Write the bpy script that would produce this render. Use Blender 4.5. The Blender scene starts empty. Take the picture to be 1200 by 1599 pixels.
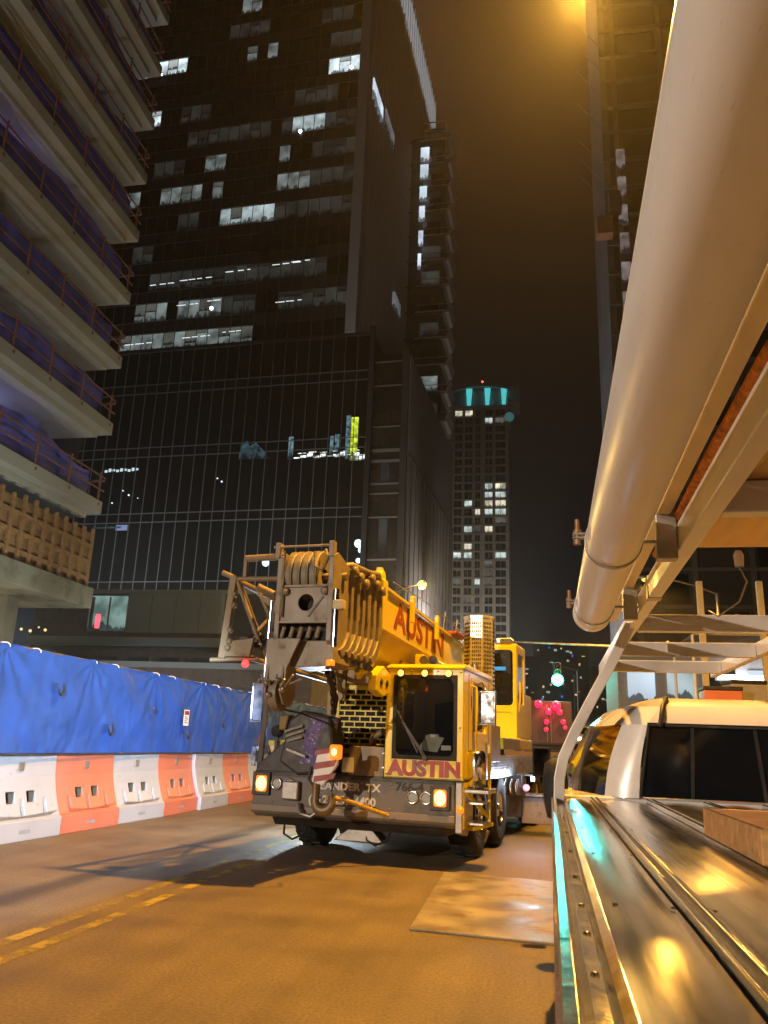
import bpy, bmesh, math, random
from mathutils import Matrix, Vector, noise
R = math.radians
rnd = random.Random(7)
sc = bpy.context.scene
C = sc.collection

# ---------------------------------------------------------------- camera
cam = bpy.data.cameras.new('camera')
cam.sensor_fit = 'VERTICAL'; cam.sensor_height = 36.0; cam.lens = 36.0 * 1270 / 1599
cam.clip_start = 0.05; cam.clip_end = 2000
camo = bpy.data.objects.new('camera', cam); C.objects.link(camo)
rt = Matrix(((0.983911, 0.013289, 0.178164), (0.174825, -0.277116, -0.944798), (0.036817, 0.960745, -0.274981)))
camo.matrix_world = Matrix.Translation((0, 0, 1.5)) @ rt.to_4x4()
sc.camera = camo

# ---------------------------------------------------------------- night sky
world = bpy.data.worlds.new('World'); sc.world = world; world.use_nodes = True
wn = world.node_tree.nodes; wl = world.node_tree.links
bg = wn['Background']; bg.inputs[1].default_value = 1.0
tc = wn.new('ShaderNodeTexCoord'); sx = wn.new('ShaderNodeSeparateXYZ'); rp = wn.new('ShaderNodeValToRGB')
wl.new(tc.outputs['Generated'], sx.inputs[0]); wl.new(sx.outputs[2], rp.inputs[0]); wl.new(rp.outputs[0], bg.inputs[0])
rp.color_ramp.elements[0].position = 0.0; rp.color_ramp.elements[0].color = (0.0022, 0.0042, 0.012, 1)
rp.color_ramp.elements[1].position = 0.78; rp.color_ramp.elements[1].color = (0.030, 0.0135, 0.0060, 1)
e = rp.color_ramp.elements.new(0.24); e.color = (0.0036, 0.0032, 0.0046, 1)
e = rp.color_ramp.elements.new(0.45); e.color = (0.0045, 0.0031, 0.0028, 1)
e = rp.color_ramp.elements.new(0.58); e.color = (0.0100, 0.0052, 0.0035, 1)

sc.view_settings.view_transform = 'Standard'; sc.view_settings.look = 'None'
sc.view_settings.exposure = 0.0; sc.view_settings.gamma = 1.0
sc.cycles.use_denoising = True
sc.cycles.max_bounces = 6; sc.cycles.diffuse_bounces = 3; sc.cycles.glossy_bounces = 4; sc.cycles.transparent_max_bounces = 8
sc.cycles.sample_clamp_indirect = 4.0

SODIUM = (1.0, 0.47, 0.06)
COOL = (0.60, 0.77, 1.0)
WARMW = (1.0, 0.81, 0.62)
KEY_W, FILL_W, FAR_W, FLOOD_W, CITY_W = 14000, 15500, 6000, 43000, 15000

# ---------------------------------------------------------------- mesh helpers
class MB:
    def __init__(s): s.v = []; s.f = []; s.sm = []
    def add(s, vs, fs, sm=False):
        o = len(s.v); s.v += [tuple(p) for p in vs]; s.f += [tuple(i + o for i in f) for f in fs]; s.sm += [sm] * len(fs); return s
    def box(s, x0, x1, y0, y1, z0, z1):
        return s.add([(x0,y0,z0),(x1,y0,z0),(x1,y1,z0),(x0,y1,z0),(x0,y0,z1),(x1,y0,z1),(x1,y1,z1),(x0,y1,z1)],
                     [(0,3,2,1),(4,5,6,7),(0,1,5,4),(1,2,6,5),(2,3,7,6),(3,0,4,7)])
    def obox(s, p0, p1, w, h, up=(0,0,1)):
        p0 = Vector(p0); p1 = Vector(p1); d = (p1 - p0).normalized(); up = Vector(up)
        if abs(d.dot(up)) > .98: up = Vector((0,1,0)) if abs(d.y) < .9 else Vector((1,0,0))
        a = d.cross(up).normalized(); b = a.cross(d)
        vs = [p + a*(i*w/2) + b*(j*h/2) for p in (p0, p1) for i, j in ((-1,-1),(1,-1),(1,1),(-1,1))]
        return s.add(vs, [(0,1,2,3),(7,6,5,4),(0,4,5,1),(1,5,6,2),(2,6,7,3),(3,7,4,0)])
    def prism(s, poly, ax, a, b):
        def P(q, t): return (t, q[0], q[1]) if ax == 'x' else ((q[0], t, q[1]) if ax == 'y' else (q[0], q[1], t))
        n = len(poly); ar = sum(poly[i][0]*poly[(i+1)%n][1] - poly[(i+1)%n][0]*poly[i][1] for i in range(n))
        if (ar < 0) != (ax == 'y'): poly = poly[::-1]
        vs = [P(q, a) for q in poly] + [P(q, b) for q in poly]
        fs = [tuple(range(n))[::-1], tuple(range(n, 2*n))] + [(i, (i+1)%n, n+(i+1)%n, n+i) for i in range(n)]
        return s.add(vs, fs)
    def cyl(s, p0, p1, r0, r1=None, n=12, caps=True):
        if r1 is None: r1 = r0
        p0 = Vector(p0); p1 = Vector(p1); d = (p1 - p0).normalized()
        a = d.orthogonal().normalized(); b = d.cross(a)
        vs = []
        for p, r in ((p0, r0), (p1, r1)):
            vs += [p + (a*math.cos(2*math.pi*i/n) + b*math.sin(2*math.pi*i/n))*r for i in range(n)]
        s.add(vs, [(i, (i+1)%n, n+(i+1)%n, n+i) for i in range(n)], True)
        if caps: s.add(vs, [tuple(range(n))[::-1], tuple(range(n, 2*n))])
        return s
    def tube(s, pts, r, n=8):
        pts = [Vector(p) for p in pts]; m = len(pts); vs = []; a = None
        for i, p in enumerate(pts):
            d = (pts[min(i+1, m-1)] - pts[max(i-1, 0)]).normalized()
            if a is None: a = d.orthogonal().normalized()
            a = (a - d*a.dot(d)).normalized(); b = d.cross(a)
            rr = r[i] if isinstance(r, (list, tuple)) else r
            vs += [p + (a*math.cos(2*math.pi*k/n) + b*math.sin(2*math.pi*k/n))*rr for k in range(n)]
        s.add(vs, [(i*n+k, i*n+(k+1)%n, (i+1)*n+(k+1)%n, (i+1)*n+k) for i in range(m-1) for k in range(n)], True)
        return s.add([vs[k] for k in range(n)] + [vs[(m-1)*n+k] for k in range(n)], [tuple(range(n))[::-1], tuple(range(n, 2*n))])
    def lathe(s, prof, org, ax='x', n=24):
        vs = []
        for r, h in prof:
            for i in range(n):
                c, q = r*math.cos(2*math.pi*i/n), r*math.sin(2*math.pi*i/n)
                p = (h, c, q) if ax == 'x' else ((q, h, c) if ax == 'y' else (c, q, h))
                vs.append((p[0]+org[0], p[1]+org[1], p[2]+org[2]))
        return s.add(vs, [(i*n+k, i*n+(k+1)%n, (i+1)*n+(k+1)%n, (i+1)*n+k) for i in range(len(prof)-1) for k in range(n)], True)
    def ball(s, c, r, n=12, sz=1.0):
        return s.lathe([(max(r*math.sin(math.pi*i/n), 1e-4), -r*sz*math.cos(math.pi*i/n)) for i in range(n+1)], c, 'z', n)
    def frame(s, a0, a1, b0, b1, h, rad, t0, t1, ax='y', k=4):
        """panel a0..a1 x b0..b1 with a rounded opening h=(a,a,b,b); thickness t0..t1 along ax"""
        inn, out = [], []
        cs = [(h[1]-rad, h[3]-rad, 0, (a1, b1)), (h[0]+rad, h[3]-rad, 90, (a0, b1)), (h[0]+rad, h[2]+rad, 180, (a0, b0)), (h[1]-rad, h[2]+rad, 270, (a1, b0))]
        for cx, cy, st, oc in cs:
            for i in range(k+1):
                t = R(st + 90*i/k); q = (cx + rad*math.cos(t), cy + rad*math.sin(t)); inn.append(q)
                if i in (0, k):
                    side = (st + 90*i/k) % 360
                    out.append((a1, q[1]) if side == 0 else (q[0], b1) if side == 90 else (a0, q[1]) if side == 180 else (q[0], b0))
                else: out.append(oc)
        def P(q, t): return (t, q[0], q[1]) if ax == 'x' else ((q[0], t, q[1]) if ax == 'y' else (q[0], q[1], t))
        n = len(inn); vs = []; 
        for t in (t0, t1): vs += [P(q, t) for q in inn] + [P(q, t) for q in out]
        fs = []
        for i in range(n):
            j = (i+1) % n
            dup = out[i] == out[j]
            fs.append((i, n+i, j) if dup else (i, n+i, n+j, j))
            o = 2*n
            fs.append((o+i, o+j, o+n+i) if dup else (o+i, o+j, o+n+j, o+n+i))
            fs.append((i, j, o+j, o+i))
            if not dup: fs.append((n+i, o+n+i, o+n+j, n+j))
        return s.add(vs, fs)
    def mesh(s, name, m=None):
        me = bpy.data.meshes.new(name); me.from_pydata(s.v, [], s.f)
        me.polygons.foreach_set('use_smooth', s.sm)
        if m: me.materials.append(m)
        bm = bmesh.new(); bm.from_mesh(me); bmesh.ops.recalc_face_normals(bm, faces=bm.faces[:]); bm.to_mesh(me); bm.free()
        return me
    def build(s, name, m, parent=None, bev=0, loc=None, rot=None):
        o = bpy.data.objects.new(name, s.mesh(name, m)); C.objects.link(o)
        if parent: o.parent = parent
        if loc: o.location = loc
        if rot: o.rotation_euler = rot
        if bev:
            b = o.modifiers.new('bevel', 'BEVEL'); b.width = bev; b.segments = 2; b.limit_method = 'ANGLE'; b.angle_limit = R(40)
        return o

def tag(o, label=None, cat=None, group=None, kind=None):
    if label: o['label'] = label
    if cat: o['category'] = cat
    if group: o['group'] = group
    if kind: o['kind'] = kind
    return o
def empty(name, loc=(0,0,0), rz=0):
    o = bpy.data.objects.new(name, None); C.objects.link(o); o.location = loc; o.rotation_euler = (0,0,rz); o.empty_display_size = .2
    return o
def inst(name, me, parent=None, loc=(0,0,0), rot=(0,0,0), scale=(1,1,1), m=None):
    o = bpy.data.objects.new(name, me); C.objects.link(o); o.parent = parent; o.location = loc; o.rotation_euler = rot; o.scale = scale
    if m:
        o.material_slots[0].link = 'OBJECT'; o.material_slots[0].material = m
    return o
def text(name, s, size, m, parent, mat3, loc, ext=.004, bold=0.0, sx=1.0, al='LEFT'):
    cu = bpy.data.curves.new(name, 'FONT'); cu.body = s; cu.size = size; cu.extrude = ext; cu.offset = bold; cu.align_x = al; cu.resolution_u = 3
    cu.materials.append(m); t = bpy.data.objects.new(name, cu); C.objects.link(t)
    me = bpy.data.meshes.new_from_object(t.evaluated_get(bpy.context.evaluated_depsgraph_get())); bpy.data.objects.remove(t)
    o = bpy.data.objects.new(name, me); C.objects.link(o); o.parent = parent
    o.matrix_local = Matrix.Translation(loc) @ Matrix(mat3).transposed().to_4x4() @ Matrix.Diagonal((sx,1,1,1))
    return o

# ---------------------------------------------------------------- materials
def mat(name, col, rough=.5, metal=0.0, var=.2, vs=6.0, bump=0.0, bs=60.0, coat=0.0, dirt=None, ds=3.0, dt=.55, spec=.5, stretch=None, aniso=0, rvar=.1):
    m = bpy.data.materials.new(name); m.use_nodes = True; nt = m.node_tree; N = nt.nodes; L = nt.links
    b = N['Principled BSDF']; b.inputs['Metallic'].default_value = metal; b.inputs['Roughness'].default_value = rough
    b.inputs['Coat Weight'].default_value = coat; b.inputs['Coat Roughness'].default_value = .12; b.inputs['Specular IOR Level'].default_value = spec
    t = N.new('ShaderNodeTexCoord'); mp = N.new('ShaderNodeMapping'); L.new(t.outputs['Object'], mp.inputs[0])
    if stretch: mp.inputs['Scale'].default_value = stretch
    n1 = N.new('ShaderNodeTexNoise'); n1.inputs['Scale'].default_value = vs; n1.inputs['Detail'].default_value = 6; L.new(mp.outputs[0], n1.inputs[0])
    r = N.new('ShaderNodeValToRGB'); L.new(n1.outputs[0], r.inputs[0])
    lo = [max(0, c*(1-var)) for c in col]; hi = [min(1, c*(1+var)) for c in col]
    r.color_ramp.elements[0].position = .3; r.color_ramp.elements[1].position = .7
    r.color_ramp.elements[0].color = (*lo, 1); r.color_ramp.elements[1].color = (*hi, 1)
    out = r.outputs[0]
    if dirt:
        n2 = N.new('ShaderNodeTexNoise'); n2.inputs['Scale'].default_value = ds; n2.inputs['Detail'].default_value = 9; n2.inputs['Roughness'].default_value = .65; L.new(mp.outputs[0], n2.inputs[0])
        rr = N.new('ShaderNodeValToRGB'); rr.color_ramp.elements[0].position = dt; rr.color_ramp.elements[1].position = min(1, dt + .14); L.new(n2.outputs[0], rr.inputs[0])
        mx = N.new('ShaderNodeMix'); mx.data_type = 'RGBA'; L.new(rr.outputs[0], mx.inputs[0]); L.new(out, mx.inputs[6]); mx.inputs[7].default_value = (*dirt, 1); out = mx.outputs[2]
    L.new(out, b.inputs['Base Color'])
    if rvar:
        mr = N.new('ShaderNodeMapRange'); L.new(n1.outputs[0], mr.inputs[0]); mr.inputs[1].default_value = .3; mr.inputs[2].default_value = .7
        mr.inputs[3].default_value = max(0.02, rough-rvar); mr.inputs[4].default_value = min(1, rough+rvar); L.new(mr.outputs[0], b.inputs['Roughness'])
    if bump:
        n3 = N.new('ShaderNodeTexNoise'); n3.inputs['Scale'].default_value = bs; n3.inputs['Detail'].default_value = 5; L.new(mp.outputs[0], n3.inputs[0])
        bp = N.new('ShaderNodeBump'); bp.inputs['Strength'].default_value = bump; bp.inputs['Distance'].default_value = .02; L.new(n3.outputs[0], bp.inputs['Height']); L.new(bp.outputs[0], b.inputs['Normal'])
    if aniso:
        b.inputs['Anisotropic'].default_value = aniso
        cx = N.new('ShaderNodeCombineXYZ'); cx.inputs[0].default_value = 1.0; L.new(cx.outputs[0], b.inputs['Tangent'])
    return m
def glow(name, col, st, sample=True):
    m = bpy.data.materials.new(name); m.use_nodes = True; b = m.node_tree.nodes['Principled BSDF']
    b.inputs['Base Color'].default_value = (*[min(1, c*.6) for c in col], 1); b.inputs['Roughness'].default_value = .3
    b.inputs['Emission Color'].default_value = (*col, 1); b.inputs['Emission Strength'].default_value = st
    if not sample: m.cycles.emission_sampling = 'NONE'
    return m
def glass(name, tint=(.5,.5,.5), refl=.12, rough=.02):
    m = bpy.data.materials.new(name); m.use_nodes = True; nt = m.node_tree; N = nt.nodes; L = nt.links; N.clear()
    o = N.new('ShaderNodeOutputMaterial'); tr = N.new('ShaderNodeBsdfTransparent'); tr.inputs[0].default_value = (*tint, 1)
    gl = N.new('ShaderNodeBsdfGlossy'); gl.inputs['Roughness'].default_value = rough; fr = N.new('ShaderNodeFresnel'); fr.inputs[0].default_value = 1.5
    ad = N.new('ShaderNodeMath'); ad.operation = 'ADD'; ad.inputs[1].default_value = refl; ad.use_clamp = True; L.new(fr.outputs[0], ad.inputs[0])
    mx = N.new('ShaderNodeMixShader'); L.new(ad.outputs[0], mx.inputs[0]); L.new(tr.outputs[0], mx.inputs[1]); L.new(gl.outputs[0], mx.inputs[2]); L.new(mx.outputs[0], o.inputs[0])
    return m
def roomglow(name, col, st, dark=.15, sc_=.9):
    """a lit office seen through glass: uneven light, furniture along the sill"""
    m = bpy.data.materials.new(name); m.use_nodes = True; nt = m.node_tree; N = nt.nodes; L = nt.links; b = N['Principled BSDF']
    b.inputs['Base Color'].default_value = (.02,.02,.02,1); b.inputs['Roughness'].default_value = .1
    g = N.new('ShaderNodeNewGeometry'); n = N.new('ShaderNodeTexNoise'); n.inputs['Scale'].default_value = sc_*.7; n.inputs['Detail'].default_value = 2; L.new(g.outputs['Position'], n.inputs[0])
    t = N.new('ShaderNodeTexCoord'); sp = N.new('ShaderNodeSeparateXYZ'); L.new(t.outputs['Generated'], sp.inputs[0])
    mp = N.new('ShaderNodeMapping'); mp.inputs['Scale'].default_value = (2.2, .3, .5); L.new(g.outputs['Position'], mp.inputs[0])
    n2 = N.new('ShaderNodeTexNoise'); n2.inputs['Scale'].default_value = 1.0; n2.inputs['Detail'].default_value = 4; L.new(mp.outputs[0], n2.inputs[0])
    # furniture and plants stand dark along the sill
    sb = N.new('ShaderNodeMath'); sb.operation = 'MULTIPLY_ADD'; sb.inputs[1].default_value = -1.1; L.new(n2.outputs[0], sb.inputs[0]); L.new(sp.outputs[2], sb.inputs[2])
    ms = N.new('ShaderNodeMapRange'); L.new(sb.outputs[0], ms.inputs[0]); ms.inputs[1].default_value = -.40; ms.inputs[2].default_value = -.36; ms.inputs[3].default_value = .18; ms.inputs[4].default_value = 1.0
    up = N.new('ShaderNodeMapRange'); L.new(sp.outputs[2], up.inputs[0]); up.inputs[3].default_value = .75; up.inputs[4].default_value = 1.1
    a0 = N.new('ShaderNodeMapRange'); L.new(n.outputs[0], a0.inputs[0]); a0.inputs[1].default_value = .3; a0.inputs[2].default_value = .7; a0.inputs[3].default_value = dark; a0.inputs[4].default_value = 1.0
    a = N.new('ShaderNodeMath'); a.operation = 'MULTIPLY'; L.new(a0.outputs[0], a.inputs[0]); L.new(ms.outputs[0], a.inputs[1])
    a1 = N.new('ShaderNodeMath'); a1.operation = 'MULTIPLY'; L.new(a.outputs[0], a1.inputs[0]); L.new(up.outputs[0], a1.inputs[1])
    r = N.new('ShaderNodeMath'); r.operation = 'MULTIPLY'; L.new(a1.outputs[0], r.inputs[0]); r.inputs[1].default_value = st
    b.inputs['Emission Color'].default_value = (*col, 1); L.new(r.outputs[0], b.inputs['Emission Strength'])
    m.cycles.emission_sampling = 'NONE'
    return m

M = {}
M['yellow'] = mat('crane_yellow', (.72,.56,.008), .38, var=.07, vs=2, coat=.3, dirt=(.30,.19,.02), ds=7, dt=.66, bump=.03, bs=20)
M['taupe'] = mat('crane_grey', (.215,.175,.125), .5, var=.2, vs=5, dirt=(.10,.08,.055), ds=5, dt=.55, bump=.06, bs=60)
M['dark'] = mat('dark_steel', (.028,.025,.022), .5, var=.35, vs=9, dirt=(.07,.055,.035), ds=8, dt=.6, bump=.08, bs=80)
M['black'] = mat('black_rubber', (.012,.012,.012), .75, var=.4, vs=20, bump=.1, bs=120, dirt=(.05,.042,.03), ds=6, dt=.55)
M['chrome'] = mat('chrome', (.75,.75,.76), .14, 1.0, var=.08, vs=12, rvar=.06)
M['alu'] = mat('aluminium', (.60,.60,.60), .32, 1.0, var=.12, vs=14, bump=.06, bs=50)
M['steel'] = mat('worn_steel', (.33,.31,.28), .45, .8, var=.3, vs=10, bump=.08)
M['red'] = mat('red_paint', (.27,.012,.004), .45, var=.15)
M['brownred'] = mat('faded_red_paint', (.27,.055,.004), .5, var=.2)
M['white'] = mat('white_paint', (.74,.72,.68), .45, var=.08, vs=4, dirt=(.45,.42,.36), ds=6, dt=.62)
M['wtext'] = mat('white_lettering', (.60,.58,.54), .55, var=.15, vs=30)
M['dtext'] = mat('dark_lettering', (.02,.016,.013), .6)
M['glass'] = glass('clear_glass', (.80,.82,.80), .04)
M['dglass'] = mat('dark_window_glass', (.008,.009,.010), .06, var=.2, spec=.8, rvar=.03)
M['rope'] = mat('wire_rope', (.22,.17,.10), .6, .2, var=.3, vs=40, bump=.4, bs=140)
M['amber'] = glow('amber_lamp', (1.0,.42,.10), 7)
M['amberS'] = glow('amber_marker_lamp', (1.0,.42,.06), 5)
M['amberdim'] = glow('amber_lens', (1.0,.22,.015), 1.3)
M['wood'] = mat('timber', (.36,.22,.10), .7, var=.3, vs=4, stretch=(1,12,12), bump=.2, bs=20, dirt=(.2,.12,.06), ds=2)

# ================================================================ ROAD
def road_mat():
    m = mat('road_surface', (.160,.120,.062), .62, var=.20, vs=1.1, bump=.45, bs=70, rvar=.12, dirt=(.105,.078,.042), ds=.9, dt=.56); nt = m.node_tree; N = nt.nodes; L = nt.links
    b = N['Principled BSDF']; src = b.inputs['Base Color'].links[0].from_socket
    g = N.new('ShaderNodeNewGeometry'); sp = N.new('ShaderNodeSeparateXYZ'); L.new(g.outputs['Position'], sp.inputs[0])
    nz = N.new('ShaderNodeTexNoise'); nz.inputs['Scale'].default_value = .5; nz.inputs['Detail'].default_value = 5; L.new(g.outputs['Position'], nz.inputs[0])
    # rubber streaks along the lane
    mp = N.new('ShaderNodeMapping'); mp.inputs['Scale'].default_value = (4.0, .12, 1); L.new(g.outputs['Position'], mp.inputs[0])
    n2 = N.new('ShaderNodeTexNoise'); n2.inputs['Scale'].default_value = 1.0; n2.inputs['Detail'].default_value = 4; L.new(mp.outputs[0], n2.inputs[0])
    r2 = N.new('ShaderNodeValToRGB'); r2.color_ramp.elements[0].position = .42; r2.color_ramp.elements[1].position = .68; r2.color_ramp.elements[0].color = (1,1,1,1); r2.color_ramp.elements[1].color = (.86,.85,.84,1); L.new(n2.outputs[0], r2.inputs[0])
    m1 = N.new('ShaderNodeMix'); m1.data_type = 'RGBA'; m1.blend_type = 'MULTIPLY'; m1.inputs[0].default_value = 1; L.new(src, m1.inputs[6]); L.new(r2.outputs[0], m1.inputs[7])
    # old tar seam at x about -4.75
    sb = N.new('ShaderNodeMath'); sb.operation = 'ADD'; sb.inputs[1].default_value = 4.78; L.new(sp.outputs[0], sb.inputs[0])
    wob = N.new('ShaderNodeMath'); wob.operation = 'MULTIPLY_ADD'; wob.inputs[1].default_value = .12; L.new(nz.outputs[0], wob.inputs[0]); L.new(sb.outputs[0], wob.inputs[2])
    ab = N.new('ShaderNodeMath'); ab.operation = 'ABSOLUTE'; L.new(wob.outputs[0], ab.inputs[0])
    r3 = N.new('ShaderNodeMapRange'); r3.inputs[1].default_value = .08; r3.inputs[2].default_value = .26; r3.inputs[3].default_value = .42; r3.inputs[4].default_value = 1; L.new(ab.outputs[0], r3.inputs[0])
    m2 = N.new('ShaderNodeMix'); m2.data_type = 'RGBA'; m2.blend_type = 'MULTIPLY'; m2.inputs[0].default_value = 1; L.new(m1.outputs[2], m2.inputs[6]); L.new(r3.outputs[0], m2.inputs[7])
    # aggregate
    ag = N.new('ShaderNodeTexNoise'); ag.inputs['Scale'].default_value = 42; ag.inputs['Detail'].default_value = 3; L.new(g.outputs['Position'], ag.inputs[0])
    ra = N.new('ShaderNodeMapRange'); ra.inputs[1].default_value = .35; ra.inputs[2].default_value = .65; ra.inputs[3].default_value = .72; ra.inputs[4].default_value = 1.25; L.new(ag.outputs[0], ra.inputs[0])
    ma = N.new('ShaderNodeMix'); ma.data_type = 'RGBA'; ma.blend_type = 'MULTIPLY'; ma.inputs[0].default_value = 1; L.new(m2.outputs[2], ma.inputs[6]); L.new(ra.outputs[0], ma.inputs[7]); m2 = ma
    # oil spots
    vo = N.new('ShaderNodeTexVoronoi'); vo.inputs['Scale'].default_value = .95; L.new(g.outputs['Position'], vo.inputs['Vector'])
    r4 = N.new('ShaderNodeMapRange'); r4.inputs[1].default_value = .012; r4.inputs[2].default_value = .03; r4.inputs[3].default_value = .6; r4.inputs[4].default_value = 1; L.new(vo.outputs['Distance'], r4.inputs[0])
    m3 = N.new('ShaderNodeMix'); m3.data_type = 'RGBA'; m3.blend_type = 'MULTIPLY'; m3.inputs[0].default_value = 1; L.new(m2.outputs[2], m3.inputs[6]); L.new(r4.outputs[0], m3.inputs[7])
    # cracks
    v2 = N.new('ShaderNodeTexVoronoi'); v2.feature = 'DISTANCE_TO_EDGE'; v2.inputs['Scale'].default_value = .22; 
    dm = N.new('ShaderNodeMix'); dm.data_type = 'RGBA'; dm.inputs[0].default_value = .12; L.new(g.outputs['Position'], dm.inputs[6]); L.new(nz.outputs['Color'], dm.inputs[7]); L.new(dm.outputs[2], v2.inputs['Vector'])
    r5 = N.new('ShaderNodeMapRange'); r5.inputs[1].default_value = .0008; r5.inputs[2].default_value = .003; r5.inputs[3].default_value = .93; r5.inputs[4].default_value = 1; L.new(v2.outputs['Distance'], r5.inputs[0])
    m4 = N.new('ShaderNodeMix'); m4.data_type = 'RGBA'; m4.blend_type = 'MULTIPLY'; m4.inputs[0].default_value = 1; L.new(m3.outputs[2], m4.inputs[6]); L.new(r5.outputs[0], m4.inputs[7])
    L.new(m4.outputs[2], b.inputs['Base Color'])
    return m
ROADM = road_mat()
road = tag(MB().add([(-90,-60,0),(60,-60,0),(60,900,0),(-90,900,0)], [(0,1,2,3)]).build('road', ROADM), kind='structure')
def paint_mat():
    m = mat('worn_yellow_paint', (.40,.31,.03), .55, var=.2, vs=5); nt = m.node_tree; N = nt.nodes; L = nt.links; b = N['Principled BSDF']
    g = N.new('ShaderNodeNewGeometry'); n = N.new('ShaderNodeTexNoise'); n.inputs['Scale'].default_value = 2.2; n.inputs['Detail'].default_value = 8; n.inputs['Roughness'].default_value = .7; L.new(g.outputs['Position'], n.inputs[0])
    r = N.new('ShaderNodeValToRGB'); r.color_ramp.elements[0].position = .44; r.color_ramp.elements[1].position = .60; L.new(n.outputs[0], r.inputs[0])
    iv = N.new('ShaderNodeMath'); iv.operation = 'MULTIPLY_ADD'; iv.inputs[1].default_value = -.85; iv.inputs[2].default_value = .92; L.new(r.outputs[0], iv.inputs[0]); L.new(iv.outputs[0], b.inputs['Alpha'])
    return m
PAINT = paint_mat()
for x in (-3.56, -3.86):
    MB().add([(x-.06,-20,.004),(x+.06,-20,.004),(x+.06,120,.004),(x-.06,120,.004)], [(0,1,2,3)]).build('lane_line', PAINT, road)
patchm = mat('pale_steel_plate', (.27,.235,.17), .52, .25, var=.3, vs=2.2, bump=.2, bs=30, dirt=(.17,.125,.075), ds=2.6, dt=.50, rvar=.2)
pv = [(-1.06,7.5),(-.28,7.42),(.60,7.30),(.62,8.9),(.62,10.55),(-.2,10.72),(-1.12,10.85),(-1.09,9.2)]
MB().prism(pv, 'z', .001, .022).build('road_plate', patchm, road, .006)
sidem = mat('sidewalk_concrete', (.27,.25,.22), .75, var=.2, vs=2, bump=.15, bs=60)
sw = tag(empty('sidewalk', (0,0,0)), kind='structure')
for i in range(28):
    y = -6 + i*2.4
    MB().box(3.95, 9.0, y, y+2.38, 0, .14).build('paving_slab', sidem, sw)
    MB().box(3.75, 3.945, y, y+2.385, 0, .15).build('kerb_stone', sidem, sw, .015)
swl = tag(empty('site_pavement', (0,0,0)), kind='structure')
for i in range(16):
    y = 4 + i*3.0
    MB().box(-19, -8.2, y, y+2.98, 0, .12).build('paving_slab', sidem, swl)

# ================================================================ BARRIERS
plast = {'white': mat('white_plastic_barrier', (.37,.375,.39), .42, var=.06, vs=2, dirt=(.24,.22,.19), ds=6, dt=.60, bump=.05, bs=15),
         'orange': mat('orange_plastic_barrier', (.52,.15,.085), .42, var=.08, vs=2, dirt=(.30,.10,.05), ds=6, dt=.60, bump=.05, bs=15)}
fitting_grey = mat('barrier_fitting_grey', (.16,.14,.10), .8)  # plain grey of the fill plugs and link lugs
def barrier_mesh():
    # street side profile (x, z), x towards the street
    pr = [(.34,0),(.34,.27),(.30,.29),(.27,.36),(.22,.5),(.17,.68),(.135,.85),(.12,1.0),(.12,1.17),(-.12,1.17),(-.12,1.0),(-.135,.85),(-.22,.5),(-.30,.29),(-.34,.27),(-.34,0)]
    o = MB().prism(pr, 'y', -.89, .89).build('b', plast['white']); o.location = (0,0,-50)
    cu = MB()
    for y in (-.24, .24): cu.box(.06, .5, y-.10, y+.10, .50, .66)
    for y in (-.55, 0, .55): cu.prism([(.20,.62),(.20,.30),(.5,.30),(.5,.62)], 'y', y-.045, y+.045)
    c = cu.build('c', None); c.location = (0,0,-50)
    md = o.modifiers.new('x', 'BOOLEAN'); md.object = c; md.operation = 'DIFFERENCE'; md.solver = 'EXACT'
    bv = o.modifiers.new('bv', 'BEVEL'); bv.width = .018; bv.segments = 2; bv.limit_method = 'ANGLE'; bv.angle_limit = R(35)
    dg = bpy.context.evaluated_depsgraph_get(); me = bpy.data.meshes.new_from_object(o.evaluated_get(dg))
    bpy.data.objects.remove(o); bpy.data.objects.remove(c)
    return me
bme = barrier_mesh()
plug = MB().box(.118, .15, -.045, .045, .94, 1.06); plug.box(.148, .16, -.02, .02, .96, 1.04); plugme = plug.mesh('plug', fitting_grey)
lug = MB().box(-.18, .30, .885, .925, .10, .24); lug.box(.22, .30, .86, .93, .06, .28); lugme = lug.mesh('lug', fitting_grey)
lab = MB()
for k in range(5): lab.box(.341, .344, -.13+.052*k, -.092+.052*k, .10, .15)
pok = MB().box(.062,.075,-.098,.098,.502,.658); pok.frame(-.099,.099,.501,.659,(-.093,.093,.507,.653),.004,.075,.172,'x')
pokme = pok.mesh('pocket', mat('pocket_shade_grey', (.10,.085,.055), .85))  # dark liner paints the shade inside the fork pockets
labme = lab.mesh('lab', mat('moulded_mark', (.25,.24,.23), .7))
seams = [6.8 + 1.8*k for k in range(0, 12)]
ords = ['first','second','third','fourth','fifth','sixth','seventh']
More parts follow.
